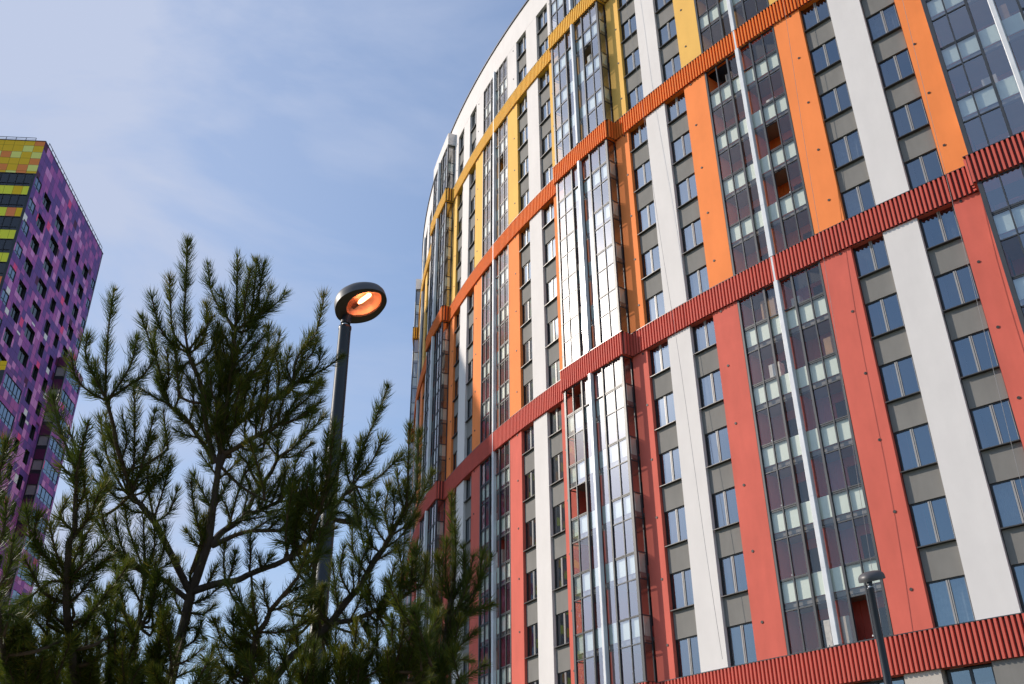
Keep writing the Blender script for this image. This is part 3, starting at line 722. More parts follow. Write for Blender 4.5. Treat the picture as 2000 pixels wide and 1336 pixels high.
# ------------------------------------------------------------------ street lamps
M['pole'] = paint('dark_lamp_paint', (0.020, 0.024, 0.030), 0.38, 0.3)
M['shell'] = paint('lamp_shell', (0.075, 0.072, 0.074), 0.45)
M['under'] = paint('lamp_underside', (0.085, 0.055, 0.045), 0.5)
m, t, p = newmat('lamp_reflector'); p.inputs['Base Color'].default_value = (1.0, 0.62, 0.45, 1); p.inputs['Metallic'].default_value = 0.8; p.inputs['Roughness'].default_value = 0.48; M['refl'] = m
m, t, p = newmat('lamp_bulb'); p.inputs['Emission Color'].default_value = (1.0, 0.38, 0.17, 1); p.inputs['Emission Strength'].default_value = 10; M['bulb'] = m
M['ceram'] = paint('lamp_socket', (0.30, 0.12, 0.09), 0.5)
M['cover'] = glass('lamp_cover', 1.45, tint=(0.97, 0.95, 0.93), soft=0.05, wav=0.0)
def street_lamp(loc, H, yaw, pitch, r0, r1, lit, label):
    root = empty('street_lamp', loc); tag(root, label, 'street lamp', 'street lamps')
    pl = MB(); pl.tube([(0, 0, 0), (0, 0, 0.9), (0, 0, 0.93), (0, 0, H-0.10), (0, 0, H-0.085), (0, 0, H-0.06)], [r0*1.5, r0*1.5, r0, r1, r1*1.08, r1*1.06], M['pole'], 28)
    pl.build('pole', root, smooth=False).data.polygons.foreach_set('use_smooth', [True]*len(pl.f))
    jt = MB(); jt.tube([(0, 0, H-0.062), (0, 0, H+0.0)], r1*0.55, M['steel'], 16); jt.tube([(0, 0, H-0.025), (0.01, 0, H+0.06)], r1*0.82, M['pole'], 16); jt.build('joint', root)
    hrot = Matrix(((math.cos(yaw)*math.cos(pitch), -math.sin(yaw), -math.cos(yaw)*math.sin(pitch)), (math.sin(yaw)*math.cos(pitch), math.cos(yaw), -math.sin(yaw)*math.sin(pitch)), (math.sin(pitch), 0, math.cos(pitch)))).to_euler()
    Lh, Wh, x0 = 0.53, 0.47, -0.075
    def oc(a, sc=1.0, pw=1.0):
        x = math.cos(a); y = math.sin(a)
        ww = Wh/2*sc*y*(1-0.10*x)
        if x < 0: ww *= (1-0.22*(-x)**2)
        return x0+Lh/2+Lh/2*x*sc, ww
    n = 48; prof = [(1.0, 0.0), (1.0, 0.045), (0.985, 0.075), (0.93, 0.105), (0.80, 0.135), (0.58, 0.158), (0.30, 0.168)]
    sh_ = MB(); rings = []
    for sc, z in prof:
        b = len(sh_.v)
        for i in range(n):
            x, y = oc(2*math.pi*i/n, sc); sh_.v.append((x, y, z-0.035*max(0, (x-0.28))*3))
        rings.append(b)
    k = sh_.mi(M['shell'])
    for a, b in zip(rings[:-1], rings[1:]):
        for i in range(n): sh_.f.append((a+i, a+(i+1) % n, b+(i+1) % n, b+i)); sh_.m.append(k)
    sh_.f.append(tuple(rings[-1]+i for i in range(n))); sh_.m.append(k)
    hd = sh_.build('lamp_head', root, smooth=True); hd.location = (0, 0, H+0.055); hd.rotation_euler = hrot
    # underside with a leaf-shaped opening
    def op(a, sc=1.0):
        x = math.cos(a); y = math.sin(a)
        return 0.228+0.192*x*sc, -0.0+0.152*sc*math.copysign(abs(y)**1.25, y)
    un = MB(); k = un.mi(M['under'])
    for i in range(n): x, y = oc(2*math.pi*i/n, 0.985); un.v.append((x, y, 0.004-0.035*max(0, (x-0.28))*3))
    for i in range(n): x, y = op(2*math.pi*i/n); un.v.append((x, y, -0.008))
    for i in range(n): un.f.append(((i+1) % n, i, n+i, n+(i+1) % n)); un.m.append(k)
    for i in range(n): x, y = op(2*math.pi*i/n); un.v.append((x, y, 0.012))
    for i in range(n): un.f.append((n+(i+1) % n, n+i, 2*n+i, 2*n+(i+1) % n)); un.m.append(k)
    un.build('underside', hd, smooth=False)
    rf_ = MB(); k = rf_.mi(M['refl']); rr = []
    for sc, z in ((0.99, 0.010), (0.93, 0.045), (0.80, 0.078), (0.55, 0.098), (0.25, 0.104)):
        b = len(rf_.v); rr.append(b)
        for i in range(n):
            x, y = op(2*math.pi*i/n, sc); rf_.v.append((x, y, z + (0.004 if i % 6 < 2 else 0)))
    for a, b in zip(rr[:-1], rr[1:]):
        for i in range(n): rf_.f.append((a+i, b+i, b+(i+1) % n, a+(i+1) % n)); rf_.m.append(k)
    rf_.f.append(tuple(rr[-1]+i for i in reversed(range(n)))); rf_.m.append(k)
    rf_.build('reflector', hd, smooth=True)
    bl = MB(); bl.tube([(0.165, 0, 0.052), (0.185, 0, 0.052), (0.20, 0, 0.054), (0.31, 0, 0.056), (0.325, 0, 0.056)], [0.008, 0.016, 0.021, 0.021, 0.010], M['bulb'] if lit else M['ceram'], 14)
    bo = bl.build('bulb', hd, smooth=True)
    sk = MB(); sk.tube([(0.095, 0, 0.05), (0.17, 0, 0.052)], 0.022, M['ceram'], 14); sk.build('socket', hd)
    cv = MB(); cv.face([(*op(2*math.pi*i/n, 0.995), -0.004) for i in range(n)][::-1], M['cover']); cv.build('glass_cover', hd)
    return root
lampT = Vector((-1.5833, 7.9234, 0))
street_lamp(lampT, 4.714+EYE-0.0, -0.568, 0.309, 0.075, 0.0575, True, 'lit dark street lamp with glowing orange bulb standing behind the pine')
D2 = 18.4; e2 = (0.346*D2, 0.938*D2)
street_lamp(Vector((e2[0], e2[1], 0)), 0.256*D2+EYE-0.02, 0.85, 0.30, 0.088, 0.060, False, 'unlit dark street lamp in front of the red bands at the lower right')

# ------------------------------------------------------------------ pine tree
M['bark'] = plaster('pine_bark', (0.105, 0.078, 0.058), var=0.45, bump=1.0, scale=14)
M['twig'] = plaster('pine_twig', (0.085, 0.055, 0.030), var=0.3, bump=0.6, scale=20)
m, t, p = newmat('pine_needles'); l = t.links.new
g = nd(t, 'ShaderNodeNewGeometry'); rp = nd(t, 'ShaderNodeValToRGB'); e = rp.color_ramp.elements
e[0].color = (0.038, 0.064, 0.011, 1); e[1].color = (0.29, 0.22, 0.025, 1); x = e.new(0.6); x.color = (0.088, 0.115, 0.012, 1)
at = nd(t, 'ShaderNodeAttribute'); at.attribute_name = 'tone'
l(at.outputs['Fac'], rp.inputs[0]); l(rp.outputs[0], p.inputs['Base Color']); p.inputs['Roughness'].default_value = 0.5; p.inputs['Specular IOR Level'].default_value = 0.35
tr = nd(t, 'ShaderNodeBsdfTranslucent'); l(rp.outputs[0], tr.inputs[0]); mx = nd(t, 'ShaderNodeMixShader'); mx.inputs[0].default_value = 0.36
l(p.outputs[0], mx.inputs[1]); l(tr.outputs[0], mx.inputs[2]); l(mx.outputs[0], t.nodes['Material Output'].inputs[0])
M['needle'] = m
EYEV = np.array([0, 0, EYE])
def unproj(x, y, dep):                    # a point of the tree seen at (x, y) at a distance dep along the view axis
    return EYEV + (F + RT*(x-1000)/FPX - UP*(y-668)/FPX)*dep
DT = 4.5                                  # the trunk stands 4.5 m off
trunk_px = [(300, 1480), (318, 1400), (332, 1336), (352, 1250), (366, 1190), (376, 1150), (394, 1100), (406, 1060), (414, 1010), (422, 950), (428, 900), (433, 860), (441, 800), (449, 740), (455, 690), (459, 650), (460, 640)]
trunk_r = [21, 20, 18, 16, 13.5, 12, 11.5, 10, 10, 9.5, 9.3, 8.6, 7.5, 6, 5, 4, 3.6]
# every limb: (stems, shoots); a stem is (points, radius at base, radius at tip, needles 0..1), a shoot is its points
LIMBS = [
 ('top whorl', 0, [((460, 640), (464, 600), 3.2, 2.4, 1)],
  [[(460, 640), (462, 600), (463, 550), (464, 503)], [(460, 642), (481, 633), (492, 604), (497, 560), (502, 512)], [(481, 633), (500, 600), (508, 560), (514, 522)], [(481, 633), (519, 608), (540, 592), (556, 576)], [(500, 625), (518, 595), (527, 566)],
   [(456, 645), (441, 617), (425, 596), (411, 562), (406, 518)], [(441, 617), (438, 590), (435, 575)], [(470, 650), (488, 640), (505, 620), (520, 600)], [(459, 640), (475, 600), (484, 556)], [(462, 645), (478, 630), (478, 590), (488, 530)]]),
 ('upper left', 0, [((421, 905), (409, 860), 6, 5, .3), ((409, 860), (398, 800), 5, 4.5, .7), ((398, 800), (387, 735), 4.5, 4, .6), ((387, 735), (367, 686), 4, 3, .6)],
  [[(367, 685), (362, 650), (360, 617), (363, 550), (366, 472)], [(367, 685), (347, 664), (336, 640), (333, 590), (331, 545)], [(365, 688), (333, 669), (311, 636), (297, 583)], [(367, 686), (385, 662), (402, 640), (412, 622)], [(370, 690), (392, 672), (404, 640), (403, 598)],
   [(380, 715), (400, 700), (418, 672), (425, 640)], [(376, 700), (350, 720), (343, 700), (340, 672)], [(387, 735), (405, 715), (425, 690), (432, 660)], [(350, 775), (347, 740), (343, 690)], [(395, 780), (372, 745), (352, 720)], [(392, 770), (415, 735), (428, 700)]]),
 ('left of centre', .15, [((418, 905), (385, 850), 5, 4, .3), ((385, 850), (360, 814), 4, 4, .4), ((360, 814), (329, 789), 4, 3, .5), ((329, 789), (322, 762), 3.5, 3, .7)],
  [[(329, 789), (295, 772), (262, 750)], [(325, 775), (306, 705), (295, 673), (277, 622)], [(325, 775), (312, 730), (305, 700), (302, 650)], [(322, 770), (330, 730), (326, 690)], [(340, 800), (350, 770), (345, 730)], [(345, 805), (322, 778), (308, 745)],
   [(370, 825), (378, 790), (374, 750)], [(385, 845), (400, 810), (404, 768)], [(400, 870), (422, 830), (428, 775)], [(375, 830), (356, 822), (347, 806)], [(390, 855), (365, 850), (347, 842)]]),
 ('left middle', -.1, [((370, 1155), (337, 1088), 7, 6.5, 0), ((337, 1088), (303, 1021), 6.5, 6, .2), ((303, 1021), (273, 982), 6, 5.5, .5), ((273, 982), (255, 967), 5.5, 5, .7), ((255, 967), (240, 908), 5, 4.5, .6), ((240, 908), (222, 834), 4.5, 4, .35), ((222, 834), (208, 783), 4, 3.2, .2)],
  [[(208, 783), (206, 752), (210, 662), (216, 610), (222, 570)], [(208, 783), (187, 742), (168, 700), (170, 660)], [(208, 783), (175, 765), (150, 741), (140, 702)], [(210, 780), (215, 775), (241, 738), (257, 707), (268, 662)], [(212, 780), (255, 750), (277, 736), (298, 708)], [(209, 782), (192, 745), (185, 712)],
   [(255, 965), (261, 906), (263, 852), (262, 768)], [(255, 967), (231, 973), (201, 949), (166, 926)], [(258, 965), (283, 935), (310, 930)], [(262, 905), (280, 890), (297, 860)], [(240, 955), (212, 900), (195, 818)], [(245, 950), (228, 900), (215, 840)], [(250, 960), (215, 945), (188, 888)], [(258, 962), (280, 900), (302, 805)],
   [(275, 985), (300, 940), (323, 862)], [(300, 1015), (318, 960), (330, 915)], [(290, 1000), (262, 1000), (240, 985)], [(303, 1021), (330, 1000), (345, 960)], [(236, 900), (248, 860), (240, 815)], [(232, 880), (212, 850), (206, 815)], [(250, 960), (272, 930), (290, 900)], [(262, 968), (300, 950), (330, 905)], [(300, 1010), (290, 960), (288, 920)]]),
 ('low left', -.35, [((366, 1170), (340, 1150), 6, 5, 0), ((340, 1150), (300, 1127), 5, 5, .2), ((300, 1127), (284, 1122), 5, 4.5, .6), ((284, 1122), (270, 1220), 4, 4, .6)],
  [[(284, 1122), (266, 1075), (250, 1030), (243, 990)], [(284, 1122), (282, 1070), (280, 1018)], [(284, 1122), (235, 1090), (209, 1055), (188, 1018)], [(215, 1060), (200, 1010), (194, 958)], [(286, 1120), (315, 1110), (338, 1095)], [(286, 1118), (300, 1080), (302, 1035)], [(280, 1118), (255, 1098), (235, 1060), (226, 1020)], [(284, 1122), (262, 1098), (240, 1110), (205, 1105)], [(276, 1180), (255, 1140), (240, 1120)], [(278, 1200), (300, 1160), (305, 1120)], [(270, 1230), (240, 1190), (226, 1150)], [(300, 1127), (320, 1070), (322, 1030)]]),
 ('far left stem', -.5, [((210, 1560), (160, 1400), 12, 9, .3), ((160, 1400), (135, 1238), 9, 8, .5), ((135, 1238), (130, 1137), 8, 7, .5), ((130, 1137), (135, 1058), 7, 6, .7), ((135, 1058), (146, 1040), 6, 5.5, .8), ((146, 1040), (148, 964), 5.5, 4.5, .5), ((148, 964), (150, 931), 4, 3.5, .8)],
  [[(150, 931), (141, 897), (127, 866), (114, 830), (105, 778)], [(148, 935), (159, 880), (172, 828)], [(150, 925), (155, 900), (140, 855)], [(150, 960), (138, 930), (126, 916)], [(150, 1040), (176, 1010), (190, 970), (204, 952)], [(158, 1030), (172, 1005), (168, 968)], [(146, 1040), (118, 1010), (127, 984)], [(146, 1000), (165, 960), (160, 915)],
   [(130, 1137), (97, 1095), (63, 1055), (52, 1000)], [(130, 1137), (70, 1060), (73, 1010)], [(130, 1137), (97, 1137), (60, 1165), (34, 1182)], [(130, 1137), (165, 1100), (202, 1060)], [(132, 1130), (110, 1080), (98, 1030)], [(132, 1130), (150, 1080), (172, 1040)], [(130, 1140), (170, 1120), (212, 1090)], [(133, 1180), (165, 1150), (190, 1110)], [(133, 1180), (100, 1170), (70, 1200)], [(136, 1230), (105, 1200), (92, 1160)], [(136, 1230), (175, 1200), (215, 1150)], [(133, 1160), (160, 1090), (158, 1050)]]),
 ('left margin', -.8, [((60, 1560), (30, 1400), 8, 7, .5), ((30, 1400), (8, 1280), 7, 6, .3), ((8, 1280), (-12, 1150), 6, 5, .12), ((-12, 1150), (-25, 1010), 5, 4, .1)],
  [[(-22, 1010), (-2, 930), (10, 868)], [(-15, 1090), (6, 1040), (12, 985)], [(-5, 1150), (18, 1110), (24, 1060)], [(8, 1240), (20, 1200), (27, 1205)], [(12, 1270), (-5, 1210), (5, 1150)], [(12, 1290), (40, 1240), (45, 1245)], [(15, 1300), (60, 1260), (48, 1215)]]),
 ('bottom left mass', -.75, [((250, 1520), (120, 1420), 7, 5, .6), ((120, 1420), (40, 1380), 5, 4, .7), ((250, 1520), (240, 1400), 7, 5, .7), ((310, 1440), (200, 1390), 6, 5, .7)],
  [[(150, 1400), (120, 1310), (112, 1232)], [(230, 1400), (235, 1310), (243, 1248)], [(200, 1390), (190, 1310), (192, 1236)], [(240, 1380), (225, 1290), (227, 1187)], [(60, 1390), (50, 1320), (46, 1252)], [(90, 1400), (80, 1330), (85, 1262)], [(40, 1380), (20, 1310), (8, 1262)], [(170, 1400), (160, 1330), (150, 1262)], [(260, 1400), (280, 1320), (302, 1260)], [(270, 1400), (300, 1300), (322, 1200)], [(260, 1380), (262, 1290), (258, 1220)], [(120, 1400), (95, 1340), (60, 1300)], [(200, 1400), (215, 1340), (222, 1280)], [(140, 1400), (135, 1340), (138, 1280)], [(290, 1400), (300, 1330), (290, 1270)], [(20, 1390), (10, 1340), (20, 1290)], [(100, 1390), (110, 1330), (100, 1290)], [(180, 1390), (175, 1330), (185, 1290)],
   [(220, 1400), (200, 1350), (170, 1310)], [(250, 1400), (255, 1340), (275, 1300)], [(300, 1330), (312, 1240), (314, 1166)], [(300, 1340), (330, 1260), (328, 1190)], [(70, 1390), (30, 1350), (5, 1325)]]),
 ('right of centre', .2, [((432, 870), (448, 836), 5, 5, .4), ((448, 836), (486, 810), 5, 4.5, .5), ((486, 810), (531, 780), 4.5, 4, .4), ((531, 780), (571, 747), 4, 3.4, .4)],
  [[(571, 748), (582, 696), (616, 651), (629, 600), (632, 578)], [(571, 748), (605, 736), (638, 718), (666, 697)], [(570, 750), (553, 727), (548, 700)], [(571, 750), (590, 700), (604, 655)], [(573, 750), (600, 745), (622, 748)], [(560, 757), (592, 770), (622, 752)], [(540, 775), (545, 730), (536, 690)], [(500, 800), (520, 740), (535, 696), (546, 656)], [(490, 808), (500, 750), (520, 700), (524, 640)], [(515, 790), (524, 760), (520, 720)], [(470, 822), (480, 770), (482, 720)], [(531, 780), (560, 770), (600, 720)],
   [(600, 738), (622, 712), (625, 690)], [(582, 720), (610, 690), (618, 668)], [(480, 812), (500, 830), (520, 784)], [(455, 835), (470, 790), (465, 740)], [(571, 748), (560, 715), (565, 688)]]),
 ('crown centre', -.1, [((450, 740), (470, 720), 3.5, 3, .9), ((430, 890), (441, 800), 5, 4, .9), ((441, 800), (455, 690), 4, 3, 1), ((455, 690), (460, 640), 3, 2.5, 1)],
  [[(455, 700), (482, 670), (500, 640)], [(452, 720), (484, 690), (512, 660)], [(450, 740), (440, 700), (432, 655)], [(448, 750), (425, 705), (420, 665)], [(446, 770), (470, 720), (490, 700), (500, 680)], [(444, 790), (470, 760), (505, 730)], [(455, 690), (440, 660), (428, 640)], [(455, 700), (466, 670), (474, 650)], [(440, 810), (415, 770), (412, 730)], [(440, 820), (462, 780), (470, 745)], [(436, 850), (410, 810), (400, 770)], [(430, 880), (455, 840), (462, 800)], [(438, 830), (430, 790), (432, 750)], [(445, 780), (430, 745), (430, 715)],
   [(430, 880), (420, 840), (425, 800)], [(452, 725), (462, 690), (455, 655)], [(446, 765), (455, 735), (452, 700)], [(440, 815), (448, 780), (445, 750)], [(428, 905), (400, 850), (385, 800)], [(446, 770), (490, 735), (520, 690)]]),
 ('right middle', -.15, [((430, 910), (439, 886), 5.5, 5, 0), ((439, 886), (475, 866), 5, 4.6, .4), ((475, 866), (508, 848), 4.6, 4.2, .5), ((508, 848), (542, 830), 4.2, 3.8, .6), ((542, 830), (565, 824), 3.6, 3, .8)],
  [[(565, 824), (598, 810), (622, 788)], [(545, 830), (578, 796), (600, 778), (622, 750)], [(508, 848), (516, 810), (521, 782)], [(500, 850), (500, 815), (508, 785)], [(542, 830), (550, 790), (560, 770)], [(555, 828), (585, 815), (606, 800)], [(520, 842), (545, 850), (560, 820)], [(480, 864), (478, 830), (490, 795)], [(530, 838), (530, 800), (545, 770)], [(465, 870), (490, 880), (520, 860)], [(550, 828), (566, 800), (582, 775)]]),
 ('right fork', .25, [((415, 1066), (441, 1034), 8, 6.5, .1), ((441, 1034), (475, 1011), 6.5, 5.5, .3), ((475, 1011), (484, 998), 5, 5, .5), ((484, 998), (497, 965), 4.6, 4.2, .4), ((497, 965), (515, 942), 4.2, 4, .3), ((515, 942), (535, 911), 4, 3.6, .3), ((535, 911), (543, 893), 3.6, 3.2, .4), ((475, 1011), (503, 1000), 5, 4, .6), ((503, 1000), (545, 980), 4, 3.5, .7)],
  [[(543, 893), (575, 870), (605, 843), (631, 814)], [(543, 893), (565, 893), (588, 885), (606, 868)], [(543, 893), (542, 860), (548, 830)], [(543, 893), (525, 870), (513, 855)], [(580, 866), (600, 835), (612, 800)], [(450, 1018), (459, 982), (475, 931), (484, 906), (496, 886)], [(450, 1018), (442, 990), (430, 970)], [(503, 1000), (508, 950), (503, 915)], [(500, 1000), (515, 975), (518, 950)], [(545, 980), (570, 935), (578, 903)], [(530, 985), (545, 945), (560, 915)], [(545, 980), (575, 975), (592, 968)], [(510, 998), (535, 1000), (565, 985)], [(515, 992), (530, 960), (545, 935)], [(475, 1008), (480, 980), (488, 950)], [(484, 906), (470, 890), (466, 880)], [(478, 925), (500, 905), (515, 895)],
   [(545, 975), (555, 940), (556, 915)], [(448, 1022), (480, 1015), (510, 1010)], [(560, 960), (590, 930), (600, 915)]]),
 ('right fork lower', -.3, [((415, 1066), (451, 1049), 6, 4.5, .1), ((451, 1049), (491, 1037), 4.5, 4, .5), ((491, 1037), (545, 1037), 4, 3.2, .5), ((545, 1037), (578, 1012), 3.2, 3, .7)],
  [[(578, 1012), (588, 990), (590, 968)], [(545, 1037), (575, 1035), (600, 1022)], [(520, 1037), (545, 1015), (566, 1000)], [(491, 1037), (515, 1022), (535, 1010)], [(578, 1012), (600, 985), (610, 950)], [(578, 1012), (566, 970), (572, 940)]]),
 ('long right limb', -.2, [((374, 1156), (437, 1137), 8, 7, 0), ((437, 1137), (482, 1124), 7, 6, .05), ((482, 1124), (538, 1103), 6, 5.5, 0), ((538, 1103), (580, 1081), 5.5, 5, .1), ((580, 1081), (605, 1050), 5, 4.6, .7), ((605, 1050), (625, 1000), 4.6, 4.2, .8), ((625, 1000), (640, 940), 4, 3.5, .8)],
  [[(640, 940), (648, 880), (654, 834)], [(630, 985), (610, 950), (616, 898)], [(625, 1000), (600, 970), (604, 920)], [(630, 980), (655, 930), (672, 880)], [(620, 1020), (590, 985), (592, 940)], [(605, 1050), (580, 1010), (588, 966)], [(600, 1060), (575, 1040), (560, 1010)], [(620, 1010), (640, 985), (660, 950)], [(590, 1072), (570, 1062), (548, 1058)], [(487, 1121), (489, 1090), (489, 1048)], [(440, 1135), (437, 1100), (438, 1066)], [(445, 1134), (455, 1105), (460, 1080)], [(500, 1115), (515, 1105), (528, 1090)], [(510, 1112), (508, 1098), (506, 1090)], [(444, 1145), (460, 1175), (480, 1202)], [(491, 1123), (492, 1150), (491, 1178)], [(400, 1148), (412, 1128), (420, 1110)], [(595, 1065), (600, 1110), (612, 1150)], [(605, 1050), (640, 1020), (650, 985)], [(612, 1040), (612, 1000), (622, 960)], [(612, 1150), (600, 1120), (585, 1108)],
   [(620, 1010), (628, 960), (632, 900)], [(640, 940), (636, 900), (640, 850)], [(600, 1060), (625, 1050), (650, 1035)], [(590, 1070), (606, 1090), (634, 1080)]]),
 ('lower right limb', .1, [((360, 1560), (470, 1420), 12, 11, .1), ((470, 1420), (535, 1325), 11, 9.5, .1), ((535, 1325), (560, 1294), 9, 8.5, 0), ((560, 1294), (605, 1256), 8.5, 8, 0), ((605, 1256), (641, 1222), 8, 8, .1), ((641, 1222), (661, 1195), 7.5, 7, .3), ((661, 1195), (686, 1164), 7, 6.5, .4), ((686, 1164), (717, 1121), 6.5, 6, .4), ((717, 1121), (751, 1070), 6, 5, .35), ((751, 1070), (762, 1047), 5, 4.5, .4), ((762, 1047), (790, 1000), 4.5, 4, .7)],
  [[(790, 1000), (797, 950), (797, 905), (800, 832)], [(790, 1000), (780, 960), (776, 924)], [(765, 1045), (800, 1020), (820, 976), (843, 925)], [(790, 1000), (812, 960), (816, 900), (818, 845)], [(762, 1047), (752, 1000), (760, 950)], [(755, 1062), (730, 1020), (738, 970)], [(745, 1080), (722, 1060), (715, 1010)], [(770, 1035), (795, 990), (790, 945)], [(717, 1121), (690, 1080), (688, 1030)], [(725, 1110), (712, 1070), (700, 1020)], [(661, 1195), (655, 1150), (650, 1108)], [(686, 1164), (665, 1120), (672, 1070)], [(700, 1145), (705, 1100), (722, 1060)], [(735, 1095), (760, 1080), (790, 1060)], [(750, 1072), (780, 1050), (812, 1010)],
   [(560, 1294), (556, 1270), (560, 1248)], [(620, 1240), (612, 1210), (606, 1180)], [(640, 1220), (625, 1190), (628, 1150)], [(762, 1047), (770, 1000), (768, 960)], [(675, 1178), (690, 1150), (688, 1110)]]),
 ('right upper limb', .35, [((620, 1200), (612, 1150), 6, 5, .5), ((612, 1150), (616, 1100), 5, 4.8, .6), ((616, 1100), (630, 1040), 4.8, 4.5, .6), ((630, 1040), (652, 994), 4.5, 4, .6), ((652, 994), (688, 947), 4, 3.2, .25)],
  [[(688, 947), (708, 879), (735, 814), (757, 756)], [(688, 947), (712, 920), (730, 895), (746, 862)], [(688, 947), (712, 951), (746, 926), (782, 892)], [(686, 950), (677, 920), (673, 871)], [(688, 947), (700, 900), (705, 860)], [(690, 945), (695, 980), (700, 1020)], [(652, 994), (670, 975), (690, 990)], [(695, 950), (715, 990), (735, 1010)], [(640, 1015), (668, 1000), (690, 1020)], [(700, 1020), (690, 980), (684, 960)], [(700, 1010), (720, 980), (722, 950)]]),
 ('low right side limb', -.25, [((641, 1222), (683, 1213), 5.5, 5, .3), ((683, 1213), (728, 1195), 5, 4.6, .4), ((728, 1195), (751, 1180), 4.6, 4.2, .5), ((751, 1180), (796, 1160), 4.2, 3.6, .6)],
  [[(796, 1160), (812, 1120), (812, 1075)], [(751, 1180), (762, 1140), (770, 1106)], [(796, 1160), (825, 1140), (832, 1100)], [(728, 1195), (720, 1160), (722, 1130)], [(740, 1188), (760, 1150), (790, 1110)], [(780, 1165), (785, 1120), (780, 1080)], [(683, 1213), (700, 1180), (712, 1150)], [(760, 1176), (790, 1190), (820, 1180)], [(770, 1170), (800, 1140), (805, 1100)], [(700, 1205), (725, 1225), (750, 1222)], [(690, 1212), (690, 1230), (700, 1245)]]),
 ('right leader', .45, [((830, 1560), (850, 1400), 9, 8, .5), ((850, 1400), (862, 1320), 8, 7, .6), ((862, 1320), (871, 1238), 7, 6, .6), ((871, 1238), (875, 1204), 6, 5.5, .6), ((875, 1204), (886, 1137), 5.5, 4.5, .6), ((886, 1137), (884, 1060), 4.5, 3.5, .9)],
  [[(884, 1060), (882, 1010), (882, 968)], [(886, 1140), (890, 1080), (888, 1020)], [(870, 1204), (836, 1153), (820, 1110), (806, 1082)], [(872, 1200), (845, 1150), (830, 1088)], [(886, 1216), (928, 1160), (942, 1080)], [(886, 1210), (910, 1150), (924, 1090)], [(888, 1200), (930, 1150), (958, 1088)], [(880, 1170), (870, 1120), (872, 1060)], [(880, 1180), (905, 1130), (905, 1070)], [(870, 1240), (835, 1200), (825, 1188)], [(872, 1240), (905, 1200), (930, 1190)], [(868, 1260), (900, 1210), (958, 1182)], [(866, 1300), (850, 1260), (845, 1236)], [(866, 1300), (900, 1260), (928, 1236)], [(875, 1220), (895, 1180), (915, 1130)], [(866, 1320), (895, 1290), (920, 1290)], [(864, 1310), (835, 1280), (825, 1250)], [(870, 1250), (850, 1200), (845, 1160)],
   [(866, 1290), (885, 1240), (905, 1215)], [(862, 1330), (840, 1310), (815, 1290)], [(858, 1360), (900, 1330), (945, 1300)], [(856, 1370), (870, 1320), (880, 1280)], [(880, 1180), (860, 1130), (855, 1090)]]),
 ('bottom centre node', -.4, [((420, 1520), (470, 1380), 9, 7.5, .3), ((470, 1380), (504, 1234), 7.5, 6, .6), ((504, 1234), (527, 1193), 5.5, 4.5, .6), ((527, 1193), (580, 1130), 4.5, 3.4, .3)],
  [[(580, 1130), (592, 1100), (600, 1080)], [(527, 1193), (555, 1185), (582, 1170), (606, 1160)], [(504, 1234), (540, 1235), (580, 1226), (604, 1208)], [(504, 1234), (498, 1200), (493, 1172)], [(500, 1240), (485, 1210), (470, 1175), (448, 1140)], [(527, 1193), (518, 1170), (515, 1145)], [(500, 1250), (490, 1225), (489, 1212)], [(490, 1290), (460, 1250), (455, 1202)], [(490, 1290), (440, 1260), (419, 1215)], [(492, 1280), (475, 1240), (469, 1204)], [(480, 1330), (440, 1300), (425, 1262)], [(480, 1330), (470, 1290), (462, 1255)], [(484, 1310), (505, 1280), (506, 1248)], [(480, 1340), (450, 1320), (400, 1290)], [(530, 1330), (525, 1290), (525, 1256)], [(475, 1350), (500, 1310), (510, 1280)], [(470, 1370), (430, 1350), (400, 1330)], [(560, 1160), (575, 1150), (590, 1145)],
   [(486, 1300), (470, 1270), (440, 1235)], [(486, 1305), (478, 1265), (480, 1230)], [(498, 1250), (478, 1235), (468, 1222)]]),
 ('bottom right mass', -.1, [((560, 1560), (640, 1440), 8, 7, .5), ((640, 1440), (670, 1380), 7, 6, .6), ((640, 1440), (760, 1400), 7, 5.5, .6), ((760, 1400), (772, 1290), 5.5, 4.5, .7), ((640, 1440), (600, 1380), 6, 5, .6)],
  [[(670, 1380), (655, 1300), (656, 1240)], [(680, 1380), (690, 1290), (696, 1220)], [(610, 1380), (612, 1320), (614, 1262)], [(700, 1390), (716, 1310), (722, 1240)], [(772, 1290), (766, 1250), (766, 1208)], [(772, 1300), (785, 1250), (790, 1212)], [(765, 1350), (740, 1300), (735, 1255)], [(768, 1340), (800, 1290), (812, 1240)], [(590, 1380), (585, 1330), (588, 1290)], [(720, 1400), (745, 1340), (752, 1290)], [(650, 1400), (635, 1340), (640, 1290)], [(690, 1400), (672, 1340), (680, 1290)], [(620, 1390), (628, 1340), (632, 1300)], [(780, 1390), (800, 1340), (828, 1300)], [(560, 1400), (560, 1350), (575, 1310)], [(740, 1400), (720, 1350), (712, 1310)], [(640, 1390), (600, 1350), (590, 1310)], [(760, 1390), (775, 1345), (770, 1300)], [(700, 1400), (705, 1350), (700, 1300)], [(830, 1400), (820, 1350), (800, 1300)], [(600, 1390), (595, 1340), (610, 1290)],
   [(750, 1390), (770, 1330), (790, 1270)], [(660, 1390), (662, 1330), (670, 1270)]]),
 ('trunk side shoots', 0, [((376, 1150), (372, 1120), 3, 2.5, .6)],
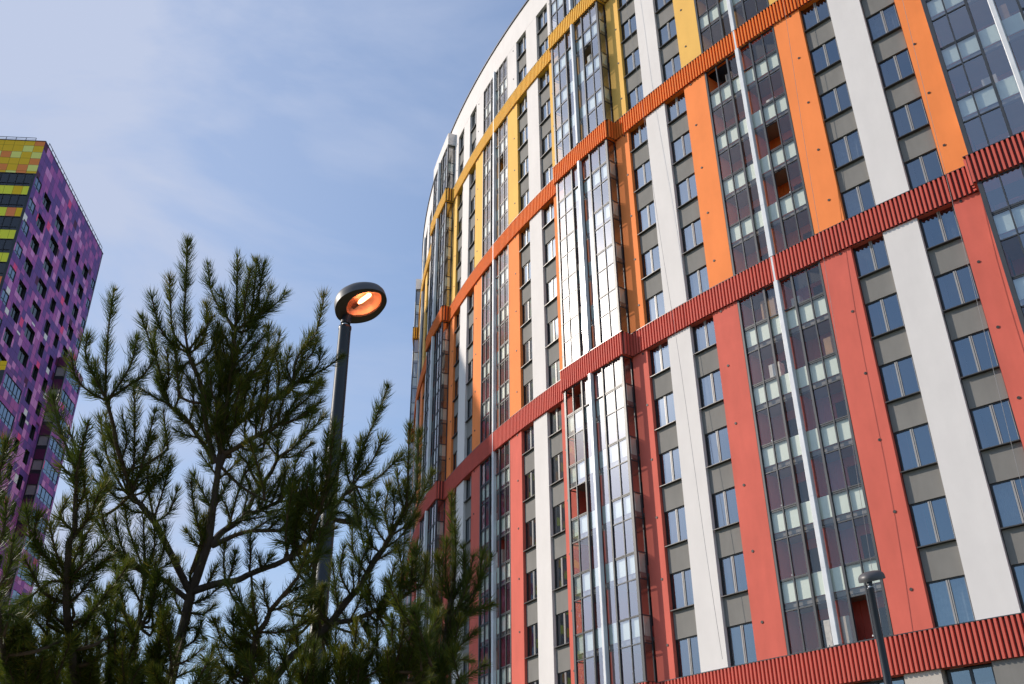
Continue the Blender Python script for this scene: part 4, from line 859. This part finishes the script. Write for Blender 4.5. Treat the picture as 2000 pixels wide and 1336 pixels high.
  [[(402, 1075), (390, 1040), (378, 985), (374, 945)], [(400, 1080), (380, 1060), (366, 1040)], [(372, 1180), (400, 1170), (425, 1150)], [(366, 1195), (395, 1200), (415, 1185)], [(362, 1210), (345, 1180), (340, 1150)], [(374, 1160), (355, 1130), (350, 1100)], [(352, 1260), (330, 1240), (318, 1210)], [(350, 1270), (380, 1250), (392, 1220)], [(340, 1300), (365, 1290), (392, 1270)], [(336, 1320), (312, 1300), (300, 1280)], [(415, 1000), (395, 960), (378, 930)], [(425, 930), (405, 905), (395, 890)], [(424, 940), (445, 920), (462, 905)], [(416, 1000), (436, 960), (450, 935)], [(345, 1290), (330, 1262), (326, 1235)], [(405, 1060), (396, 1035), (398, 1015)], [(334, 1330), (360, 1315), (380, 1310)], [(355, 1240), (378, 1225), (398, 1245)]]),
]
pine = empty('pine_tree', (0, 0, 0))
tag(pine, 'young dark green pine with upright long-needled shoots in the left foreground', 'tree')
tb = [unproj(x, y, DT) for x, y in trunk_px]
base = tb[0]*1.0; low = [np.array([base[0]-0.10, base[1]+0.02, -0.05]), np.array([base[0]-0.09, base[1]+0.01, 0.5]), np.array([base[0]-0.05, base[1], 1.2])]
pine.location = (low[0][0], low[0][1], 0); OFF = np.array([low[0][0], low[0][1], 0.0])
k = DT/FPX
def smooth(pts, n):
    P = np.array(pts, float)
    if len(P) == 2: return np.array([P[0]+(P[1]-P[0])*t for t in np.linspace(0, 1, n+1)])
    seg = np.linalg.norm(np.diff(P, axis=0), axis=1); cum = np.r_[0, np.cumsum(seg)]; res = []
    for t in np.linspace(0, cum[-1], n*(len(P)-1)+1):
        i = min(np.searchsorted(cum, t, 'right')-1, len(P)-2); u = (t-cum[i])/max(seg[i], 1e-9)
        p0 = P[max(i-1, 0)]; p1 = P[i]; p2 = P[i+1]; p3 = P[min(i+2, len(P)-1)]
        res.append(0.5*((2*p1)+(-p0+p2)*u+(2*p0-5*p1+4*p2-p3)*u*u+(-p0+3*p1-3*p2+p3)*u**3))
    return np.array(res)
# trunk with bark ridges
tp = smooth(low+tb, 5)-OFF
tr_all = np.interp(np.linspace(0, 1, len(tp)), np.linspace(0, 1, len(trunk_r)+3), [0.078, 0.066, 0.056]+[r*k for r in trunk_r])
mb = MB(); mb.tube([p+rng.normal(size=3)*0.0012 for p in tp], [r*random.uniform(.95, 1.06) for r in tr_all], M['bark'], 14)
mb.build('trunk', pine, smooth=True)

class Needles:
    def __init__(s): s.v = []; s.t = []
    def along(s, P, n_per_m, f0=0.0, length=0.05, tipspread=1.0):
        seg = np.linalg.norm(np.diff(P, axis=0), axis=1); cum = np.r_[0, np.cumsum(seg)]; Lt = cum[-1]
        if Lt < 0.01: return
        n = int(n_per_m*Lt*(1-f0)*1.45)
        if n < 1: return
        u = f0 + (1-f0)*rng.random(n)
        ph = rng.uniform(0, 6.28, 3); keep = rng.random(n) < 0.62+0.22*np.sin(u*Lt*38+ph[0])+0.22*np.sin(u*Lt*91+ph[1]); u = u[keep]
        ntip = int(26*tipspread); u = np.r_[u, 1-0.05*rng.random(ntip)]; n = len(u)
        d = u*Lt; idx = np.clip(np.searchsorted(cum, d, 'right')-1, 0, len(seg)-1); a = ((d-cum[idx])/seg[idx])[:, None]
        pos = P[idx]*(1-a)+P[idx+1]*a
        ax = (P[idx+1]-P[idx])/seg[idx][:, None]
        h = rng.normal(size=(n, 3)); h -= (h*ax).sum(1)[:, None]*ax; h /= np.linalg.norm(h, axis=1)[:, None]
        ang = np.radians(rng.normal(41, 10, n)); ang[-ntip:] = np.radians(rng.uniform(4, 34, ntip)) if ntip else ang[-ntip:]
        L_ = length*rng.uniform(0.62, 1.18, n)*(1+0.14*np.sin(u*Lt*27+ph[2]))*(1-0.25*np.clip((u-0.92)/0.08, 0, 1))
        d0 = ax*np.cos(ang)[:, None]+h*np.sin(ang)[:, None]
        ang2 = ang*0.72; d1 = ax*np.cos(ang2)[:, None]+h*np.sin(ang2)[:, None]
        d1 = d1+rng.normal(size=(n, 3))*0.06; d1[:, 2] += 0.06
        mid = pos+d0*(L_*0.5)[:, None]; tip = mid+d1*(L_*0.5)[:, None]
        sd = np.cross(d0, rng.normal(size=(n, 3))); sd /= np.linalg.norm(sd, axis=1)[:, None]
        wd = rng.uniform(0.0009, 0.0013, n)[:, None]
        s.v.append(np.stack([pos-sd*wd*0.8, pos+sd*wd*0.8, mid+sd*wd, mid-sd*wd, tip+sd*wd*.15], 1))
        tone = np.clip(rng.normal(0.36+random.uniform(-.16, .24), 0.17, n)+0.12*(u > 0.85), 0, 1); s.t.append(tone)
    def build(s, name, parent):
        if not s.v: return None
        Vv = np.concatenate(s.v); n = len(Vv); V_ = Vv.reshape(-1, 3); tone = np.concatenate(s.t)
        me = bpy.data.meshes.new(name); me.vertices.add(n*5); me.vertices.foreach_set('co', V_.ravel().astype(np.float32))
        b = (np.arange(n)*5)[:, None]; loops = np.concatenate([b+np.array([[0, 1, 2, 3]]), b+np.array([[3, 2, 4]])], 1).ravel()
        me.loops.add(n*7); me.loops.foreach_set('vertex_index', loops.astype(np.int32))
        me.polygons.add(n*2); ls = np.stack([np.arange(n)*7, np.arange(n)*7+4], 1).ravel(); me.polygons.foreach_set('loop_start', ls.astype(np.int32))
        me.materials.append(M['needle']); me.update(calc_edges=True); me.validate()
        at_ = me.attributes.new('tone', 'FLOAT', 'POINT'); at_.data.foreach_set('value', np.repeat(tone, 5).astype(np.float32))
        return link(name, me, parent)
DENS = 1550
nodes = [(x, y, DT) for x, y in trunk_px]
def depth_at(x, y, dflt=DT):
    bd, bz = 1e9, dflt
    for a, b, z in nodes:
        d_ = (a-x)**2+(b-y)**2
        if d_ < bd: bd, bz = d_, z
    return bz if bd < 45**2 else dflt
def mass(x0, x1, y0, y1, n):
    res = []
    for i in range(int(n*0.95)):
        x = random.uniform(x0, x1); y = random.uniform(y0, y1); ln = random.uniform(60, 120); a_ = random.gauss(0, .35)
        bx_, by_ = x-ln*math.sin(a_), y+ln*math.cos(a_); res.append([(bx_, by_), ((x+bx_)/2+random.uniform(-6, 6), (y+by_)/2), (x, y)])
    return res
for i_, args in enumerate(((395, 520, 660, 860, 6), (200, 330, 790, 960, 3), (470, 600, 760, 900, 4), (560, 640, 880, 1010, 3), (0, 330, 1215, 1345, 54), (560, 900, 1240, 1345, 38), (400, 560, 1250, 1345, 18), (40, 250, 1090, 1230, 10), (-10, 60, 1170, 1330, 12), (560, 660, 1090, 1240, 9), (680, 830, 1120, 1240, 9), (225, 340, 1040, 1200, 8), (560, 640, 950, 1060, 6), (830, 930, 1180, 1300, 8))):
    n0 = ('crown centre', 'left middle', 'right middle', 'long right limb', 'bottom left mass', 'bottom right mass', 'bottom centre node', 'far left stem', 'left margin', 'right upper limb', 'low right side limb', 'low left', 'long right limb', 'right leader')[i_]
    for L3 in LIMBS:
        if L3[0] == n0: L3[3].extend(mass(*args))
ntot = 0
for li, (nm, lean, stems, shoots) in enumerate(LIMBS):
    bm_ = MB(); nd_ = Needles(); loc = []
    start = len(nodes); far = lean*0.9
    for a, b, r0, r1, cov in stems:
        if isinstance(a[0], tuple): pass
        za = depth_at(*a, DT+far*0.3); L_ = math.hypot(a[0]-b[0], a[1]-b[1]); zb_ = za+L_*k*lean*1.3
        Pw = smooth([np.array([*a, za]), np.array([*b, zb_])], 5)
        W_ = np.array([unproj(*q) for q in Pw])-OFF
        mid_ = np.sin(np.linspace(0, math.pi, len(W_)))[:, None]*rng.normal(size=3)*0.004; W_ = W_+mid_
        bm_.tube(list(W_), list(np.linspace(r0, r1, len(W_))*za/FPX), M['bark'] if r0 > 5 else M['twig'], 8)
        if cov > 0: nd_.along(W_, DENS*cov, 0, 0.055, 0)
        nodes += [tuple(q) for q in Pw]
        # small side shoots coming off the stem in all directions
        for q in range(int(L_*k*7*cov)):
            u_ = random.uniform(.1, .95); p0 = W_[int(u_*(len(W_)-1))]; axs = W_[-1]-W_[0]; axs = axs/np.linalg.norm(axs)
            d_ = axs*0.75+rng.normal(size=3)*0.55; d_[2] += 0.35; d_[1] *= 1.2; d_ /= np.linalg.norm(d_); ln = random.uniform(.07, .15)
            Q = np.array([p0, p0+d_*ln*.5, p0+d_*ln+np.array([0, 0, ln*.15])]); Q = smooth(Q, 4)
            bm_.tube(list(Q), [0.0028, 0.0018, 0.0012] if False else list(np.linspace(.0028, .0014, len(Q))), M['twig'], 5); nd_.along(Q, DENS*0.8, 0.05, 0.054, .8)
    sn = nodes[start:]
    for pts in shoots:
        if sn:                              # carry a loose shoot back to the stem it grows from
            bx_ = min(sn, key=lambda q: (q[0]-pts[0][0])**2+(q[1]-pts[0][1]-25)**2); d_ = math.hypot(bx_[0]-pts[0][0], bx_[1]-pts[0][1])
            if 5 < d_ < 260: 
                P3 = np.array([[bx_[0], bx_[1], bx_[2]], [(bx_[0]+pts[0][0])/2, (bx_[1]+pts[0][1])/2+d_*0.08, bx_[2]], [pts[0][0], pts[0][1], depth_at(*pts[0], bx_[2])]])
                W_ = np.array([unproj(*q) for q in smooth(P3, 4)])-OFF; bm_.tube(list(W_), list(np.linspace(3.4, 2.4, len(W_))*k), M['twig'], 6); nd_.along(W_, DENS*0.35, 0.3, 0.055, 0)
        z0 = depth_at(*pts[0], DT+far); Lp = sum(math.hypot(p[0]-q[0], p[1]-q[1]) for p, q in zip(pts[:-1], pts[1:]))
        dz = random.uniform(-.35, .35)*Lp*k+lean*Lp*k*0.5
        n_ = len(pts); P3 = [np.array([x, y, z0+dz*i/(n_-1)]) for i, (x, y) in enumerate(pts)]
        Pw = smooth(P3, 6); W_ = np.array([unproj(*q) for q in Pw])-OFF
        bm_.tube(list(W_), list(np.linspace(2.5, 1.3, len(W_))*k), M['twig'], 6)
        nd_.along(W_, DENS*random.uniform(.85, 1.2), 0.08, random.uniform(.062, .078))
        if Lp > 45:                        # bud cluster at the tip
            tipd = W_[-1]-W_[-2]; tipd /= np.linalg.norm(tipd); bm_.tube([W_[-1], W_[-1]+tipd*0.010, W_[-1]+tipd*0.018], [0.0035, 0.004, 0.001], M['twig'], 6)
        nodes += [tuple(q) for q in Pw[::3]]
    o = bm_.build('branch', pine, smooth=True); nd_.build('needles', o); ntot += sum(len(q) for q in nd_.v)
print('needles', ntot)
